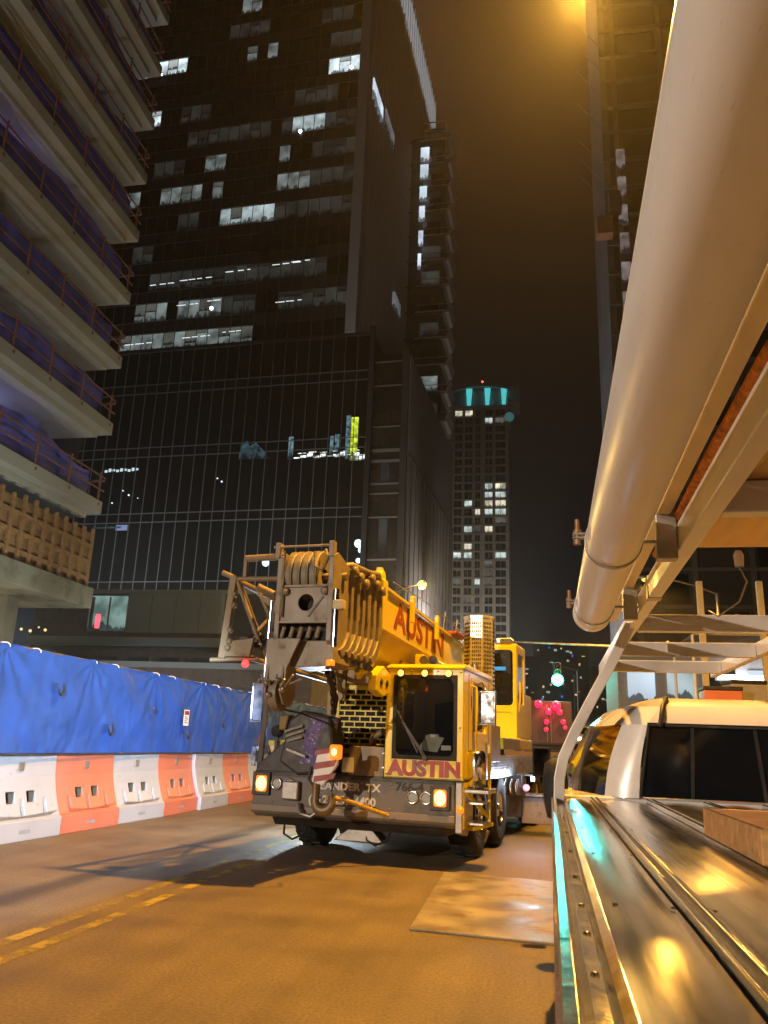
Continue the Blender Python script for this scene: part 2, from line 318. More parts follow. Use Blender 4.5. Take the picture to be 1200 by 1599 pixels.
for k, y0 in enumerate(seams):
    col = 'white' if k % 2 == 0 else 'orange'
    seg = (y0 - 10.4)/1.8
    root = empty('road_barrier', (-7.46 + rnd.uniform(-.03,.03), y0 + .9 + rnd.uniform(-.01,.01), 0), R(rnd.uniform(-1.6,1.6)))
    i = int(round(seg))
    names = {0: 'white plastic barrier at the left edge of the picture under the blue fence', 1: 'salmon orange plastic barrier nearest the left edge of the picture',
             2: 'white plastic barrier between the two orange ones, lit bluish white', 3: 'saturated orange plastic barrier between two white ones left of the crane',
             4: 'white plastic barrier just left of the crane lamp', 5: 'orange plastic barrier half hidden behind the crane bumper'}
    names.update({-2: 'white plastic barrier two before the left edge of the picture, out of view', -1: 'orange plastic barrier just beyond the left edge of the picture'})
    lb = names.get(i) or '%s barrier of the row hidden behind the crane, %s %s' % (ords[i-6], col, 'plastic')
    tag(root, lb, 'barrier', 'road barriers under the blue fence')
    inst('shell', bme, root, m=plast[col]); inst('fill_plug', plugme, root); inst('link_lug', lugme, root); inst('moulded_mark', labme, root); inst('fork_pocket', pokme, root, (0,-.24,0)); inst('fork_pocket', pokme, root, (0,.24,0))

# ================================================================ BLUE FENCE
def tarp_mat():
    m = mat('blue_tarpaulin', (.018,.075,.36), .55, var=.18, vs=1.5, bump=.12, bs=90, spec=.35); return m
TARP = tarp_mat()
def fence(y0, y1, sag, label, flaps, seed, sign=None, mt=TARP):
    root = tag(empty('screen_fence', (-7.46, y0, 1.17)), label, 'fence', 'blue screen fence panels')
    L_ = y1 - y0; nx = int(L_*22); nz = 44; b = MB(); vs = []
    post = [0]
    while post[-1] < L_ - 1: post.append(min(L_, post[-1] + 2.42))
    for j in range(nz+1):
        t = j/nz
        for i in range(nx+1):
            y = L_*i/nx; q = min(abs(y-p) for p in post)
            swag = sag*math.sin(min(q,1.2)/1.2*math.pi/2)
            x = .15 + .10*math.sin(t*math.pi)*(swag/.05)*.35
            x += .055*noise.noise((y*.55+seed, t*1.2, 3.1)) + .022*noise.noise((y*1.6 + t*2.2+seed, t*3, 8.1))
            d = min(((y-p)**2 + ((1-t)*1.5)**2)**.5 for p in post)
            ang = min((math.atan2((1-t)*1.5, y-p) for p in post), key=lambda a: abs(a-1.57))
            x += .022*math.exp(-d/.9)*math.sin(ang*11+seed)
            fold = y*.9 - (1-t)*2.0 + seed
            x += .018*math.sin(fold*3.1 + 2*noise.noise((y*.7, t*2, seed)))*noise.noise((y*.4+9, t*.9, seed))
            x += .012*abs(noise.noise((y*2.6 + t*1.7 + seed, t*2.4 - y*.8, 5.5)))*2 - .010*abs(noise.noise((y*4.5 - t*3.1, t*5 + y*1.5, seed)))*2
            vs.append((x, y, .02 + 1.50*t - (swag*.35 + .012*math.sin(y*9))*t**4))
    b.add(vs, [(j*(nx+1)+i, j*(nx+1)+i+1, (j+1)*(nx+1)+i+1, (j+1)*(nx+1)+i) for j in range(nz) for i in range(nx)], True)
    b.build('tarpaulin', mt, root)
    for p in post:
        MB().cyl((0,p,-.3), (0,p,1.53), .024, n=8).build('fence_post', M['steel'], root)
        for q in (.02, .78): tie = MB().tube([(.0,p+q,1.50),(.05,p+q,1.535),(.13,p+q,1.53),(.175,p+q,1.50),(.18,p+q,1.47)], .0075, 6); tie.build('cable_tie', M['white'], root)
    MB().cyl((.02,0,1.52), (.02,L_,1.52), .02, n=8).build('top_rail', M['steel'], root)
    MB().cyl((.17,0,.0), (.17,L_,.0), .016, n=8).build('bottom_cord', M['dark'], root)
    for (fy, fz, s) in flaps:
        x = .30; f = MB()
        f.tube([(x-.06,fy-.10*s,fz+.09*s),(x,fy-.085*s,fz-.02*s),(x+.01,fy-.03*s,fz-.10*s),(x,fy+.06*s,fz-.04*s),(x-.06,fy+.11*s,fz+.10*s)], [.004,.014*s,.018*s,.014*s,.004], 6)
        f.build('vent_slit', M['dark'], root)
        MB().add([(x-.03,fy-.07*s,fz+.06*s),(x-.01,fy-.02*s,fz-.085*s),(x-.01,fy+.04*s,fz-.05*s),(x-.04,fy+.08*s,fz+.07*s)], [(0,1,2,3)]).build('vent_flap', mt, root)
    if sign:
        sy, sz = sign
        s = MB().box(.30,.304,sy-.13,sy+.13,sz-.16,sz+.16).build('notice', M['white'], root)
        MB().box(.305,.307,sy-.11,sy+.11,sz+.06,sz+.14).build('notice_header', M['red'], s)
        for k in range(4): MB().box(.305,.307,sy-.09,sy+.09-.04*(k%2),sz-.11+k*.04,sz-.095+k*.04).build('notice_line', M['dtext'], s)
    return root
fence(3.2, 18.5, .05, 'long wrinkled blue tarpaulin fence with vent slits at the left', [(8.55,.98,1.0),(10.25,.42,1.05),(11.85,.82,.75),(13.55,.40,.95),(15.5,.66,.7)], 2.3, (13.35,.72))
fence(18.55, 33.5, .03, 'brighter blue tarpaulin fence running behind the crane', [(3.5,.95,.8),(5.2,.4,.8)], 7.7)

# ================================================================ CONCRETE BUILDING ON THE LEFT
concm = mat('raw_concrete', (.26,.27,.265), .8, var=.22, vs=.35, bump=.15, bs=12, dirt=(.19,.175,.14), ds=.8, dt=.5)
soffm = mat('slab_soffit', (.27,.285,.28), .8, var=.15, vs=.25, dirt=(.26,.24,.19), ds=.6, dt=.52)
netm = mat('blue_violet_netting', (.075,.085,.46), .7, var=.35, vs=.8)
rustm = mat('rusty_guard_post', (.16,.07,.042), .7, var=.3, vs=8)
formm = mat('formwork_timber', (.19,.105,.045), .75, var=.3, vs=1.2, stretch=(1,1,4), bump=.2, bs=15, dirt=(.16,.10,.05), ds=1.5)
cb = tag(empty('concrete_building', (-20.0, 34.0, 0)), 'unfinished concrete building with stacked open floor slabs on the left', 'building')
zs = [11.45, 15.45, 19.0, 22.6, 26.25, 29.8, 33.3, 36.9, 40.5, 44.1, 47.7]
for k, z in enumerate(zs):
    s = MB().box(-19, 0, -32, .0, z, z+.62)
    s.build('floor_slab', soffm, cb, .03)
    MB().box(-18, -.45, -31, -.5, z-.28, z-.002).build('drop_panel', soffm, cb, .02)
    # recessed netting behind the edge
    h = (zs[k+1] if k+1 < len(zs) else z+3.6) - z - .9
    nb = MB(); n = 60; vs = []
    for j in range(9):
        for i in range(n+1):
            y = -30 + 29.2*i/n
            vs.append((-.34 + .10*noise.noise((y*.6, j*.4, k*3.7)) + .05*math.sin(y*2.1+k), y, z+.63 + h*j/8*(.52 + .30*noise.noise((y*.25, k*2.1, 0)))))
    nb.add(vs, [(j*(n+1)+i, j*(n+1)+i+1, (j+1)*(n+1)+i+1, (j+1)*(n+1)+i) for j in range(8) for i in range(n)], True)
    nb.build('debris_netting', netm, cb)
    pm = MB().cyl((0,0,-.35), (0,0,1.25), .045, n=6); pm.box(-.09,.09,-.07,.07,-.40,-.25); pme = pm.mesh('guard_post', rustm)
    for i in range(9):
        inst('guard_post', pme, cb, (-.08, -.35 - 2.55*i, z+.75))
    for zz in (1.15, 1.8):
        MB().box(-.11,-.06,-23,.12,z+zz,z+zz+.06).build('guard_rail', rustm, cb)
    MB().box(-12,.0,-.12,-.04,z+1.6,z+1.7).build('guard_rail', rustm, cb)
    for y in (-5, -13, -21, -29):
        for x in (-4.5, -12):
            MB().box(x-.4,x+.4,y-.4,y+.4,z+.62,z+h+.9).build('column', concm, cb, .02)
# formwork parapet on the lowest deck, columns and ground floor
fw = MB().box(-.35,-.25,-26,-.1,8.05,10.5).build('formwork_panel', formm, cb)
bat = MB().box(-.24,-.10,-.07,.07,7.9,10.65).mesh('batten', formm)
for i in range(34): inst('formwork_batten', bat, cb, (0, -.2 - .76*i, rnd.uniform(-.12,.12)))
for zz in (8.3, 9.05, 9.8): MB().box(-.245,-.14,-26,-.1,zz,zz+.16).build('formwork_waler', formm, cb)
MB().box(-6,-.3,-.2,-.08,8.05,10.5).build('formwork_panel', formm, cb)
darkcm = mat('darkened_concrete', (.125,.12,.10), .85, var=.3, vs=.5, dirt=(.07,.065,.05), ds=.9, dt=.5, bump=.15, bs=10)  # darker copy of the concrete, offsets the strong light of the near site lamp
MB().box(-19,.1,-32,.1,7.0,7.95).build('floor_slab', darkcm, cb, .04)
for y in (-3, -10, -17, -24, -30):
    for x in (-2.2, -11): MB().box(x-.45,x+.45,y-.45,y+.45,0,7.0).build('column', darkcm, cb, .03)
MB().box(-19,-18.6,-32,0,0,7.0).build('rear_wall', concm, cb)
# lamps inside the site; the violet ones are assumed, to tint the floors
wl_ = glow('white_work_lamp', (.95,.97,1.0), 14)
def site_lamp(x, y, z, col, w, st=14):
    b = MB().box(-.35,.35,-.06,.06,-.05,.05); o = b.build('work_lamp', wl_, None); 
    o.parent = cb; o.location = (x, y, z)
    l = bpy.data.lights.new('work_lamp_light', 'POINT'); l.energy = w; l.color = col; l.shadow_soft_size = .3
    lo = bpy.data.objects.new('work_lamp_light', l); C.objects.link(lo); lo.parent = cb; lo.location = (x, y, z-.25)
site_lamp(-3.2, -6, 14.6, (.35,.30,1.0), 90)
site_lamp(-3.2, -14, 18.4, (.45,.35,1.0), 60)
site_lamp(-3.0, -8, 25.6, (.45,.30,1.0), 60)
site_lamp(-3.0, -12, 32.4, (.45,.30,1.0), 60)
site_lamp(-4.0, -4, 5.9, (1.0,.75,.35), 260)

# ================================================================ GLASS TOWER (its own frame turned 3 degrees)
mull = mat('grey_mullion', (.15,.15,.15), .5, .3, var=.1)
mulldim = mat('dark_mullion', (.15,.145,.145), .5, .3, var=.1)
PD = mat('podium_glass', (.010,.008,.008), .05, var=.3, vs=.05, spec=.6, rvar=.02)
PD2 = mat('podium_glass_lower', (.012,.012,.011), .07, var=.3, vs=.05, spec=.7, rvar=.02)
SPAN = mat('spandrel_panel', (.042,.036,.034), .45, var=.2, vs=.2)
BRZ = mat('bronze_glazing', (.045,.034,.024), .25, .3, var=.3, vs=.15)
SIDE = mat('grey_side_cladding', (.30,.30,.33), .6, .1, var=.08, vs=.2)
SCREEN = mat('mesh_screen_cladding', (.27,.25,.25), .6, .2, var=.18, vs=.3, stretch=(1,1,.05))
PILL = mat('pale_corner_pier', (.38,.38,.40), .55, var=.08)
lit = {0: mat('tower_glass', (.012,.010,.010), .06, var=.4, vs=.05, spec=.6, rvar=.02),
       1: roomglow('dim_office_glow', (.60,.66,.60), .055, .25, .5), 2: roomglow('office_glow', (.68,.82,.80), .32, .22, .7), 3: roomglow('bright_office_glow', (.80,.95,1.0), 1.5, .3, .8)}
tubem = glow('ceiling_tube', (.85,.95,1.0), 1.0, False)
gt = tag(empty('glass_tower', (0,0,0), R(-3)), 'tall dark glass office tower with scattered lit windows behind the crane', 'building')
U0, MOD = -74.0, 1.8
MB().box(-74, -26.7, 100.15, 136, 0, 57).build('podium_core', SPAN, gt)
MB().box(-74, -31.0, 100.15, 160, 57.05, 151).build('tower_core', SPAN, gt)
cols = int((-26.6 - U0)/MOD)
bands = [(12.4,21.87),(21.87,30.4),(31.7,40.2),(41.65,50.2),(51.63,57.0)]
pm_ = {}
for (a, b) in bands: pm_[a] = MB().box(.04, MOD-.04, -.02, .1, .06, b-a-.06).mesh('pane', PD)
for ci in range(cols):
    u = U0 + ci*MOD
    if u < -71 : continue
    for bi, (a, b) in enumerate(bands): inst('pane', pm_[a], gt, (u, 100.0, a), m=PD2 if bi < 2 else PD)
for a, b in ((30.4,31.7),(40.2,41.65),(50.2,51.63)):
    MB().box(-71.2, -26.8, 99.97, 100.1, a+.07, b-.07).build('spandrel_band', PD, gt)
mm = MB().box(-.05,.05,-.16,.02,12,57).mesh('mullion', mull)
for ci in range(2, cols+1): inst('mullion', mm, gt, (U0+ci*MOD, 100.0, 0))
for z in (21.87,30.4,31.7,40.2,41.65,50.2,51.63):
    MB().box(-71.2,-26.8,99.82,100.0,z-.06,z+.06).build('transom', mull, gt)
MB().box(-72,-26.6,99.7,100.3,57.0,57.5).build('parapet', SPAN, gt)
# upper storeys
litlist = [(-58,-46.1,0,2),(-66.7,-58.6,0,2),(-51.8,-46.5,1,1),(-41.4,-31.3,1,1),(-64.6,-59.3,1,2),(-57.6,-51.9,1,2),(-43.2,-35.2,2,1),(-62.5,-44.1,2,1),
 (-43.8,-31.6,4,1),(-52,-44.7,4,2.5),(-59.3,-55.7,4,1),(-42.5,-37.1,5,2),(-37.1,-31.9,5,1),(-54,-52.2,5,2),(-63.1,-60.2,5,2),(-58.9,-55.8,5,2),(-69.8,-67.3,5,2),
 (-37,-31.6,6,1),(-43.8,-42.6,6,2),(-55.6,-52.2,6,2),(-43.5,-40.7,7,1),(-40.8,-35.3,7,2.5),(-35.4,-31.7,7,1),(-58.5,-46.2,7,1),(-40.6,-35.6,8,1),(-71.7,-65.5,8,3),
 (-35.5,-31.5,9,3),(-35.5,-31.7,10,1),(-50.8,-49.1,10,2),(-46.6,-45,10,2),(-70.2,-62.1,10,3),(-37.6,-33,11,1),(-53.5,-46.9,11,1),(-52.6,-49.3,12,2),(-67,-63,3,1),(-60,-57,8,1),(-65,-61,6,1)]
lit[2.5] = roomglow('brighter_office_glow', (.75,.92,.95), .7, .3, .8)
pane = MB().box(.04, MOD-.04, -.02, .1, 0, 3.0).mesh('pane', lit[0])
blindm = [roomglow('blind_dim', (.55,.50,.42), .03, .4, .4), roomglow('blind_mid', (.75,.78,.70), .14, .4, .4), roomglow('blind_bright', (.85,.93,.92), .6, .5, .4)]
ucols = int((-31.0 - U0)/MOD)
for k in range(14):
    wc = 58.5 + 5.2*k
    for ci in range(ucols+1):
        u = U0 + ci*MOD; uc = u + .9
        if uc > -31.3 or (u < -72 and k < 8): continue
        lv = 0
        for a, b, kk, br in litlist:
            if kk == k and a - .5 <= uc <= b + .5: lv = br
        o = inst('pane', pane, gt, (u, 100.0, wc-1.4), m=lit[lv])
        if lv and rnd.random() < .45:
            hb_ = rnd.choice((.5,.9,1.4,2.0)); MB().box(.06, MOD-.06, -.05, -.03, 3.0-hb_, 2.98).build('blind', blindm[min(2, int(lv)-1)], o)
    MB().box(-74, -31.0, 99.98, 100.12, wc+1.72, wc+3.68).build('spandrel_band', SPAN, gt)
for k in range(14):
    for dz in (-1.5, 1.7): 
        MB().box(-74,-31.0 if k > 4 else -46,99.84,100.0,58.5+5.2*k+dz-.035,58.5+5.2*k+dz+.035).build('transom', mulldim, gt)
mm2 = MB().box(-.04,.04,-.12,.02,57.5,152).mesh('mullion', mulldim)
for ci in range(0, ucols+1): inst('mullion', mm2, gt, (U0+ci*MOD, 100.0, 0))
# ceiling light tubes seen in the open-plan floors
for (a, b, w) in ((-63,-58.5,68.6),(-58,-52,68.9),(-50.5,-46.5,69.6),(-43,-38.5,70.0),(-40,-36.5,70.2),(-58,-54.5,64.6),(-53,-50.2,64.9),(-42,-37,63.6),(-66,-61,58.6),(-56.5,-52,59.0),(-50,-46.5,59.4)):
    x_ = a
    while x_ < b - .3:
        l_ = rnd.uniform(.5, 1.5); MB().box(x_, min(x_+l_, b), 99.88, 99.96, w-.05+.02*(x_-a), w+.04+.02*(x_-a)).build('ceiling_tube', tubem, gt); x_ += l_ + rnd.uniform(.15,.8)
fl = glow('desk_lamp_glow', (.85,.97,1.0), 9, False)
for (u, w) in ((-52.2,63.6),(-69.6,99.2),(-68.2,99.0),(-66.4,99.5),(-69.0,109.6),(-67.6,110.0),(-66.2,109.4),(-32.4,104.6),(-40.2,93.6)):
    MB().ball((u,99.9,w), .28, 8).build('room_lamp', fl, gt)
# corner pier and side face
MB().box(-31.0,-29.4,99.5,101.2,57.5,151).build('corner_pier', PILL, gt, .05)
MB().box(-30.9,-29.9,101.2,160,57.5,139).build('side_face', SIDE, gt)
fin = MB().box(0,.45,-.14,.14,57.5,139).mesh('side_fin', mat('side_fin', (.46,.45,.46), .5, .1, var=.1))
for i in range(34): inst('side_fin', fin, gt, (-29.9, 102.2 + 1.7*i, 0))
crown = glow('crown_light', (.85,.92,1.0), 3.2, False)
MB().box(-30.6,-30.2,101.2,160,139.1,150.8).build('crown_panel', crown, gt)
cf = MB().box(0,.5,-.2,.2,139,151.5).mesh('crown_fin', mat('crown_fin', (.12,.12,.12), .5))
for i in range(27): inst('crown_fin', cf, gt, (-30.2, 102.2 + 2.2*i, 0))
sidew = roomglow('side_window_glow', (.72,.86,1.0), 1.1, .5, .4)
sidw2 = roomglow('side_window_dim', (.7,.75,.85), .22, .4, .4)
for (v, w, n, m_) in ((103.2,103.0,4,sidew),(111.7,104.6,4,sidw2),(137,117,2,sidw2),(138.6,98.4,4,sidew),(149,82,4,sidew),(123,76,3,sidw2),(146,103,1,sidw2)):
    for i in range(n): MB().box(-29.9,-29.3,v+1.7*i-.72,v+1.7*i+.72,w-1.5,w+1.5).build('side_window', m_, gt)
# bronze bay beside the podium and long grey side wall
MB().box(-26.6,-21.2,98.3,137,0,53).build('bronze_bay', BRZ, gt, .05)
MB().box(-26.7,-26.0,97.7,98.3,0,57.2).build('bay_pier', SPAN, gt)
MB().box(-22.0,-21.1,97.8,98.35,0,53.3).build('bay_pier', SPAN, gt)
brm = mat('bay_transom', (.26,.235,.20), .45, .4, var=.1)
for z in (51.75,48.2,42.25,38.8,37.3,34.25,32.9,29.7,24.1,20):
    MB().box(-25.9,-22.1,98.1,98.28,z-.1,z+.1 if z not in (38.8,37.3) else z+.3).build('bay_transom', brm, gt)
for (z0, z1) in ((48.5,51.5),(42.6,48.0),(39.2,42.0),(34.5,37.1),(30.0,32.7),(24.4,29.5)):
    for i in range(3): MB().box(-25.8+1.25*i,-24.65+1.25*i,98.16,98.27,z0,z1).build('bay_pane', BRZ if i != 1 else lit[1] if z0 in (34.5,24.4) else BRZ, gt)
MB().box(-21.2,-20.95,98.4,137.3,38.2,52.6).build('side_wall', SIDE, gt)
MB().box(-21.2,-20.85,98.4,137.3,0,38.1).build('mesh_screen', SCREEN, gt)
scj = MB().box(0,.12,-.04,.04,0,38.1).mesh('screen_joint', mulldim)
for i in range(12): inst('screen_joint', scj, gt, (-20.86, 100+3.2*i, 0))
MB().box(-21.0,-20.75,98.4,137.4,38.0,38.3).build('screen_trim', mull, gt)
# reflections in the podium glass, put on as glowing bars
yel = roomglow('yellow_reflection', (.75,.95,.05), 1.3, .1, 2.2); blu = roomglow('pale_blue_reflection', (.35,.62,.75), .5, .0, 2.2); wht = roomglow('white_reflection', (.9,.97,.92), 2.2, .0, 2.5); dimb = roomglow('blue_reflection', (.10,.24,.32), .45, .0, 1.5)
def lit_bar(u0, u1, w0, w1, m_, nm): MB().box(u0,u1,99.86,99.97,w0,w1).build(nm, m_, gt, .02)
lit_bar(-29.4,-28.4,38.3,44.6,yel,'column_reflection'); lit_bar(-30.1,-29.5,38.6,44.9,blu,'column_reflection'); lit_bar(-27.3,-26.8,38.4,41.6,yel,'column_reflection')
lit_bar(-31.6,-31.0,39.2,42.2,blu,'column_reflection'); lit_bar(-32.3,-31.8,39.2,42.0,blu,'column_reflection'); lit_bar(-38.3,-37.6,38.8,42.2,blu,'column_reflection')
for i in range(11): lit_bar(-37.4+.95*i,-36.6+.95*i,38.9+.10*(i%3),39.1+.12*((i*7)%5),wht,'rail_reflection'); 
for i in range(6): lit_bar(-36.9+.95*i*1.7,-35.7+.95*i*1.6,39.6+.1*(i%2),39.72+.1*(i%2),wht,'rail_reflection')
for i in range(4): lit_bar(-29.2+.55*i,-28.8+.55*i,38.3,38.9+.2*(i%2),wht,'rail_reflection')
MB().prism([(-45.6,39.2),(-45.3,41.6),(-44.4,41.9),(-44.1,41.0),(-43.2,41.7),(-40.8,39.1)], 'y', 99.86, 99.97).build('hall_reflection', dimb, gt)
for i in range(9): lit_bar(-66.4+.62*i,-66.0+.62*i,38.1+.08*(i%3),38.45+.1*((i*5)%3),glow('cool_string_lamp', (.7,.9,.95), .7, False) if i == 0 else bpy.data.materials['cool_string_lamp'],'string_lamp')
lit_bar(-67,-62.5,29.6,29.9,dimb,'rail_reflection'); lit_bar(-63.4,-61.6,29.3,30.1,glow('cool_blue_panel', (.25,.32,.55), .5, False),'lit_panel')
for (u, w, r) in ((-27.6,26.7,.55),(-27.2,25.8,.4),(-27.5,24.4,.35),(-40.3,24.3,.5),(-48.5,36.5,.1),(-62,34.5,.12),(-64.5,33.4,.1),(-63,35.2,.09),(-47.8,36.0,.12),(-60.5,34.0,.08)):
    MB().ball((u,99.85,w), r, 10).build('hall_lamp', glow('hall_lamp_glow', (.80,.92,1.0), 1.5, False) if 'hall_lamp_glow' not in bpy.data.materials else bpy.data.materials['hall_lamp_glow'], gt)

# ================================================================ BALCONY TOWER
bt = tag(empty('balcony_tower', (-17.4, 135, 0), R(-2)), 'dark tower with projecting balcony slabs right of the glass tower', 'building')
dk = mat('balcony_tower_wall', (.055,.05,.048), .6, var=.2, vs=.2)
slabm = mat('balcony_slab_edge', (.34,.32,.31), .6, var=.1)
MB().box(-9.4, 1.6, 0, 10, 0, 119).build('wall', dk, bt)
for k in range(19):
    z = 19 + 5.45*k
    s = MB(); s.box(-9.6,2.6,-1.2,8,z,z+.35).build('balcony_slab', dk, bt)
    MB().prism([(2.3,z-.2),(2.9,z-.1),(3.4,z+1.5),(3.0,z+1.5)], 'y', -1.2, 5).build('balcony_upstand', slabm, bt)
    MB().box(-3.4,2.7,-1.35,-1.2,z+.05,z+.28).build('balcony_edge', slabm, bt)
    MB().box(-3.2,2.8,-1.3,-1.24,z+1.5,z+1.6).build('balcony_rail', slabm, bt)
    MB().box(-2.6,.9,-.06,.02,z+.9,z+3.9).build('window', lit[1] if k in (2,7,10,12,13) else lit[2] if k in (8,) else lit[0], bt)
for (z, w) in ((112,1.7),(108,1.6),(103,1.4),(98.5,1.1),(93,.9),(88,.6)):
    MB().box(-3.1,-3.1+w,-1.6,-1.4,z,z+3.4).build('lit_bay', sidew, bt)
MB().ball((-.3,-1.8,50.5), .95, 12).build('blue_lamp', glow('deep_blue_lamp', (.03,.06,1.0), 5, False), bt)
for z in (117.5,119.5,121.5): MB().box(-3.4,1.9,-1.2,-1.0,z,z+.14).build('roof_rail', slabm, bt)
MB().box(1.7,1.9,-1.2,-1.0,114,121.7).build('roof_post', slabm, bt)

# ================================================================ RESIDENTIAL TOWER FAR BACK
rt_ = tag(empty('residential_tower', (-28.6, 300, 0)), 'distant apartment tower with cyan lit crown and rows of windows', 'building')
rw = mat('residential_wall', (.34,.31,.27), .8, var=.12, vs=.05)
rg = mat('residential_glass', (.012,.013,.014), .15, var=.3)
warm = [roomglow('warm_flat_glow', (1.0,.92,.70), 1.4, .2, .35), roomglow('cool_flat_glow', (.85,1.0,.95), 1.1, .2, .35), roomglow('dim_flat_glow', (.8,.8,.7), .16, .2, .35)]
MB().box(-6,20.2,0,24,0,131).build('wall', rw, rt_)
xs = [(-.6,2.2),(3.4,6.2),(7.5,9.3),(11.2,14.0),(15.2,19.0)]
wme = [MB().box(0,b-a,-.12,.05,0,2.4).mesh('window', rg) for a, b in xs]
sill = MB().box(-6.1,20.3,-.35,0,-.3,.0).mesh('string_course', rw)
litw = {(0,27):0,(1,27):0,(3,26):1,(4,26):2,(3,18):1,(4,18):0,(3,17):1,(4,17):1,(3,16):0,(4,16):0,(2,15):0,(3,15):1,(4,15):1,(1,16):1,(1,13):1,(3,13):0,(1,11):0,(0,10):1,(1,10):1,(4,10):1,(3,9):2,(3,8):2,(0,7):2,(2,7):1,(3,7):2,(1,5):2,(4,14):2,(2,13):2}
for k in range(28):
    z = 36 + 3.4*k
    inst('string_course', sill, rt_, (0,0,z-.35))
    for i, (a, b) in enumerate(xs):
        m_ = warm[litw[(i,k)]] if (i,k) in litw else None
        o = inst('window', wme[i], rt_, (a, 0, z), m=m_)
        mid = MB().box((b-a)/2-.06,(b-a)/2+.06,-.2,-.1,0,2.4); 
        if k == 0: wme[i]['bar'] = 1
        bar = bpy.data.meshes.get('window_bar_%d' % i) or mid.mesh('window_bar_%d' % i, rw)
        c = inst('window_bar', bar, o)
for x in (-.9, 10.4, 14.6): MB().box(x-.25,x+.25,-.5,0,30,131).build('pilaster', rw, rt_)
MB().box(-6,20.5,-.4,24,131,132.2).build('cornice', rw, rt_)
cy = glow('cyan_crown_light', (.10,.75,.78), .75, False); cyd = mat('crown_wall', (.22,.23,.23), .7)
MB().box(-4,20,2,22,132.2,139.5).build('crown_wall', cyd, rt_)
for x in (4.6, 11.9, 18.4): MB().prism([(x-.6,132.2),(x+.6,132.2),(x+1.3,140),(x-1.1,140)], 'y', .6, 2).build('crown_light', cy, rt_)
arc = [(-2+22*i/12, 140.2 + 1.6*math.sin(math.pi*i/12)) for i in range(13)]
MB().prism(arc + [(p[0], p[1]-1.0) for p in arc[::-1]], 'y', .2, 20).build('crown_roof', cyd, rt_)
MB().prism([(20,141),(24.5,141.2),(24.5,133.5),(20,136)], 'y', 2, 16).build('crown_wing', cyd, rt_)
MB().ball((20.6,.0,127), 1.9, 12).build('corner_lamp', glow('teal_corner', (.08,.30,.28), .35, False), rt_)
MB().ball((10,1,143), .45, 8).build('beacon', glow('red_beacon', (1,.06,.03), 5, False), rt_)

# ================================================================ TOWER ON THE RIGHT
ut = tag(empty('unfinished_tower', (8.7, 80, 0)), 'dark unfinished tower at the upper right behind the white tube', 'building')
uw = mat('unfinished_wall', (.12,.10,.09), .75, var=.25, vs=.15)
ub = mat('unfinished_bay', (.05,.042,.038), .5, var=.3, vs=.2)
MB().box(0,28,0,14,0,125).build('wall', ub, ut)
MB().box(-.2,.5,-.3,14,0,125).build('corner_strip', mat('corner_strip', (.10,.10,.105), .6, var=.2, vs=.3), ut)
for k in range(34):
    z = 4 + 3.6*k
    MB().box(-.1,28,-.5,14,z,z+.35).build('floor_slab', uw, ut)
    for i in range(5):
        x = 1.3 + 5.2*i
        MB().box(x+.7,x+4.6,-.12,.05,z+.5,z+3.4).build('window_opening', ub if (i+k) % 3 else lit[0], ut)
for i in range(6): MB().box(1.1+5.2*i,1.6+5.2*i,-.4,.0,0,125).build('column', uw, ut)
sg = roomglow('stair_glow', (.95,.80,.78), .22, .2, 1.2)
for k in range(10):
    z = 40 + 3.6*k - 1.2
    if k < 8: MB().box(1.15,2.1,-.55,-.42,z,z+2.6).build('stair_window', sg if k > 1 else sidw2, ut)
for i in range(7): 
    z = 59 + [0,2.2,4.6,9.5,14,17.6,21][i]
    MB().cyl((.2,-1,z), (-3.0,-3,z+2.6), .03, n=5).build('outrigger_bar', mulldim, ut)
MB().box(-1.3,.4,-1.6,-.2,55.2,57.4).build('hoist_cage', mat('hoist_cage', (.30,.13,.08), .6), ut, .04)
MB().box(.1,1.4,-1.4,-.3,58,60.6).build('hoist_cabin', uw, ut, .04)

# ================================================================ LOW BUILDINGS BEHIND THE FENCE
lb_ = tag(empty('low_building', (-40, 60, 0)), 'low grey panelled building behind the fence with a bright shop window', 'building')
gp = mat('grey_panel', (.20,.21,.21), .7, var=.12, vs=.2); dbr = mat('dark_brick', (.10,.07,.055), .85, var=.3, vs=2)
MB().box(0,23,0,18,0,12.4).build('wall', dbr, lb_)
for i in range(4): MB().box(8.2+2.05*i,10.2+2.05*i,-.12,0,9.3,12.5).build('wall_panel', gp, lb_)
MB().box(0,17,-.5,.1,8.2,8.9).build('fascia', gp, lb_)
MB().box(16.4,23,-.1,0,9.2,12.6).build('dark_bay', SPAN, lb_)
MB().box(4.9,8.1,-.1,0,9.4,12.2).build('shop_window', roomglow('shop_glow', (.35,.55,.50), .7, .3, 1.2), lb_)
MB().box(5.0,5.3,-.2,-.1,9.5,12.1).build('shop_frame', mull, lb_); MB().box(6.6,6.7,-.2,-.1,9.5,12.1).build('shop_frame', mull, lb_)
MB().box(5.6,5.95,-.22,-.12,9.6,10.7).build('neon_sign', glow('red_neon', (1,.08,.12), 2.2, False), lb_)
for i in range(8): MB().box(1+2.6*i,2.6+2.6*i,-.08,.02,4.5,7.4).build('window', SPAN, lb_)
MB().box(0,23.2,-.25,18,12.4,12.7).build('parapet', gp, lb_)
MB().ball((19.0,-.3,9.9), .14, 8).build('blue_lamp', glow('small_blue_lamp', (.15,.35,1.0), 6, False), lb_)
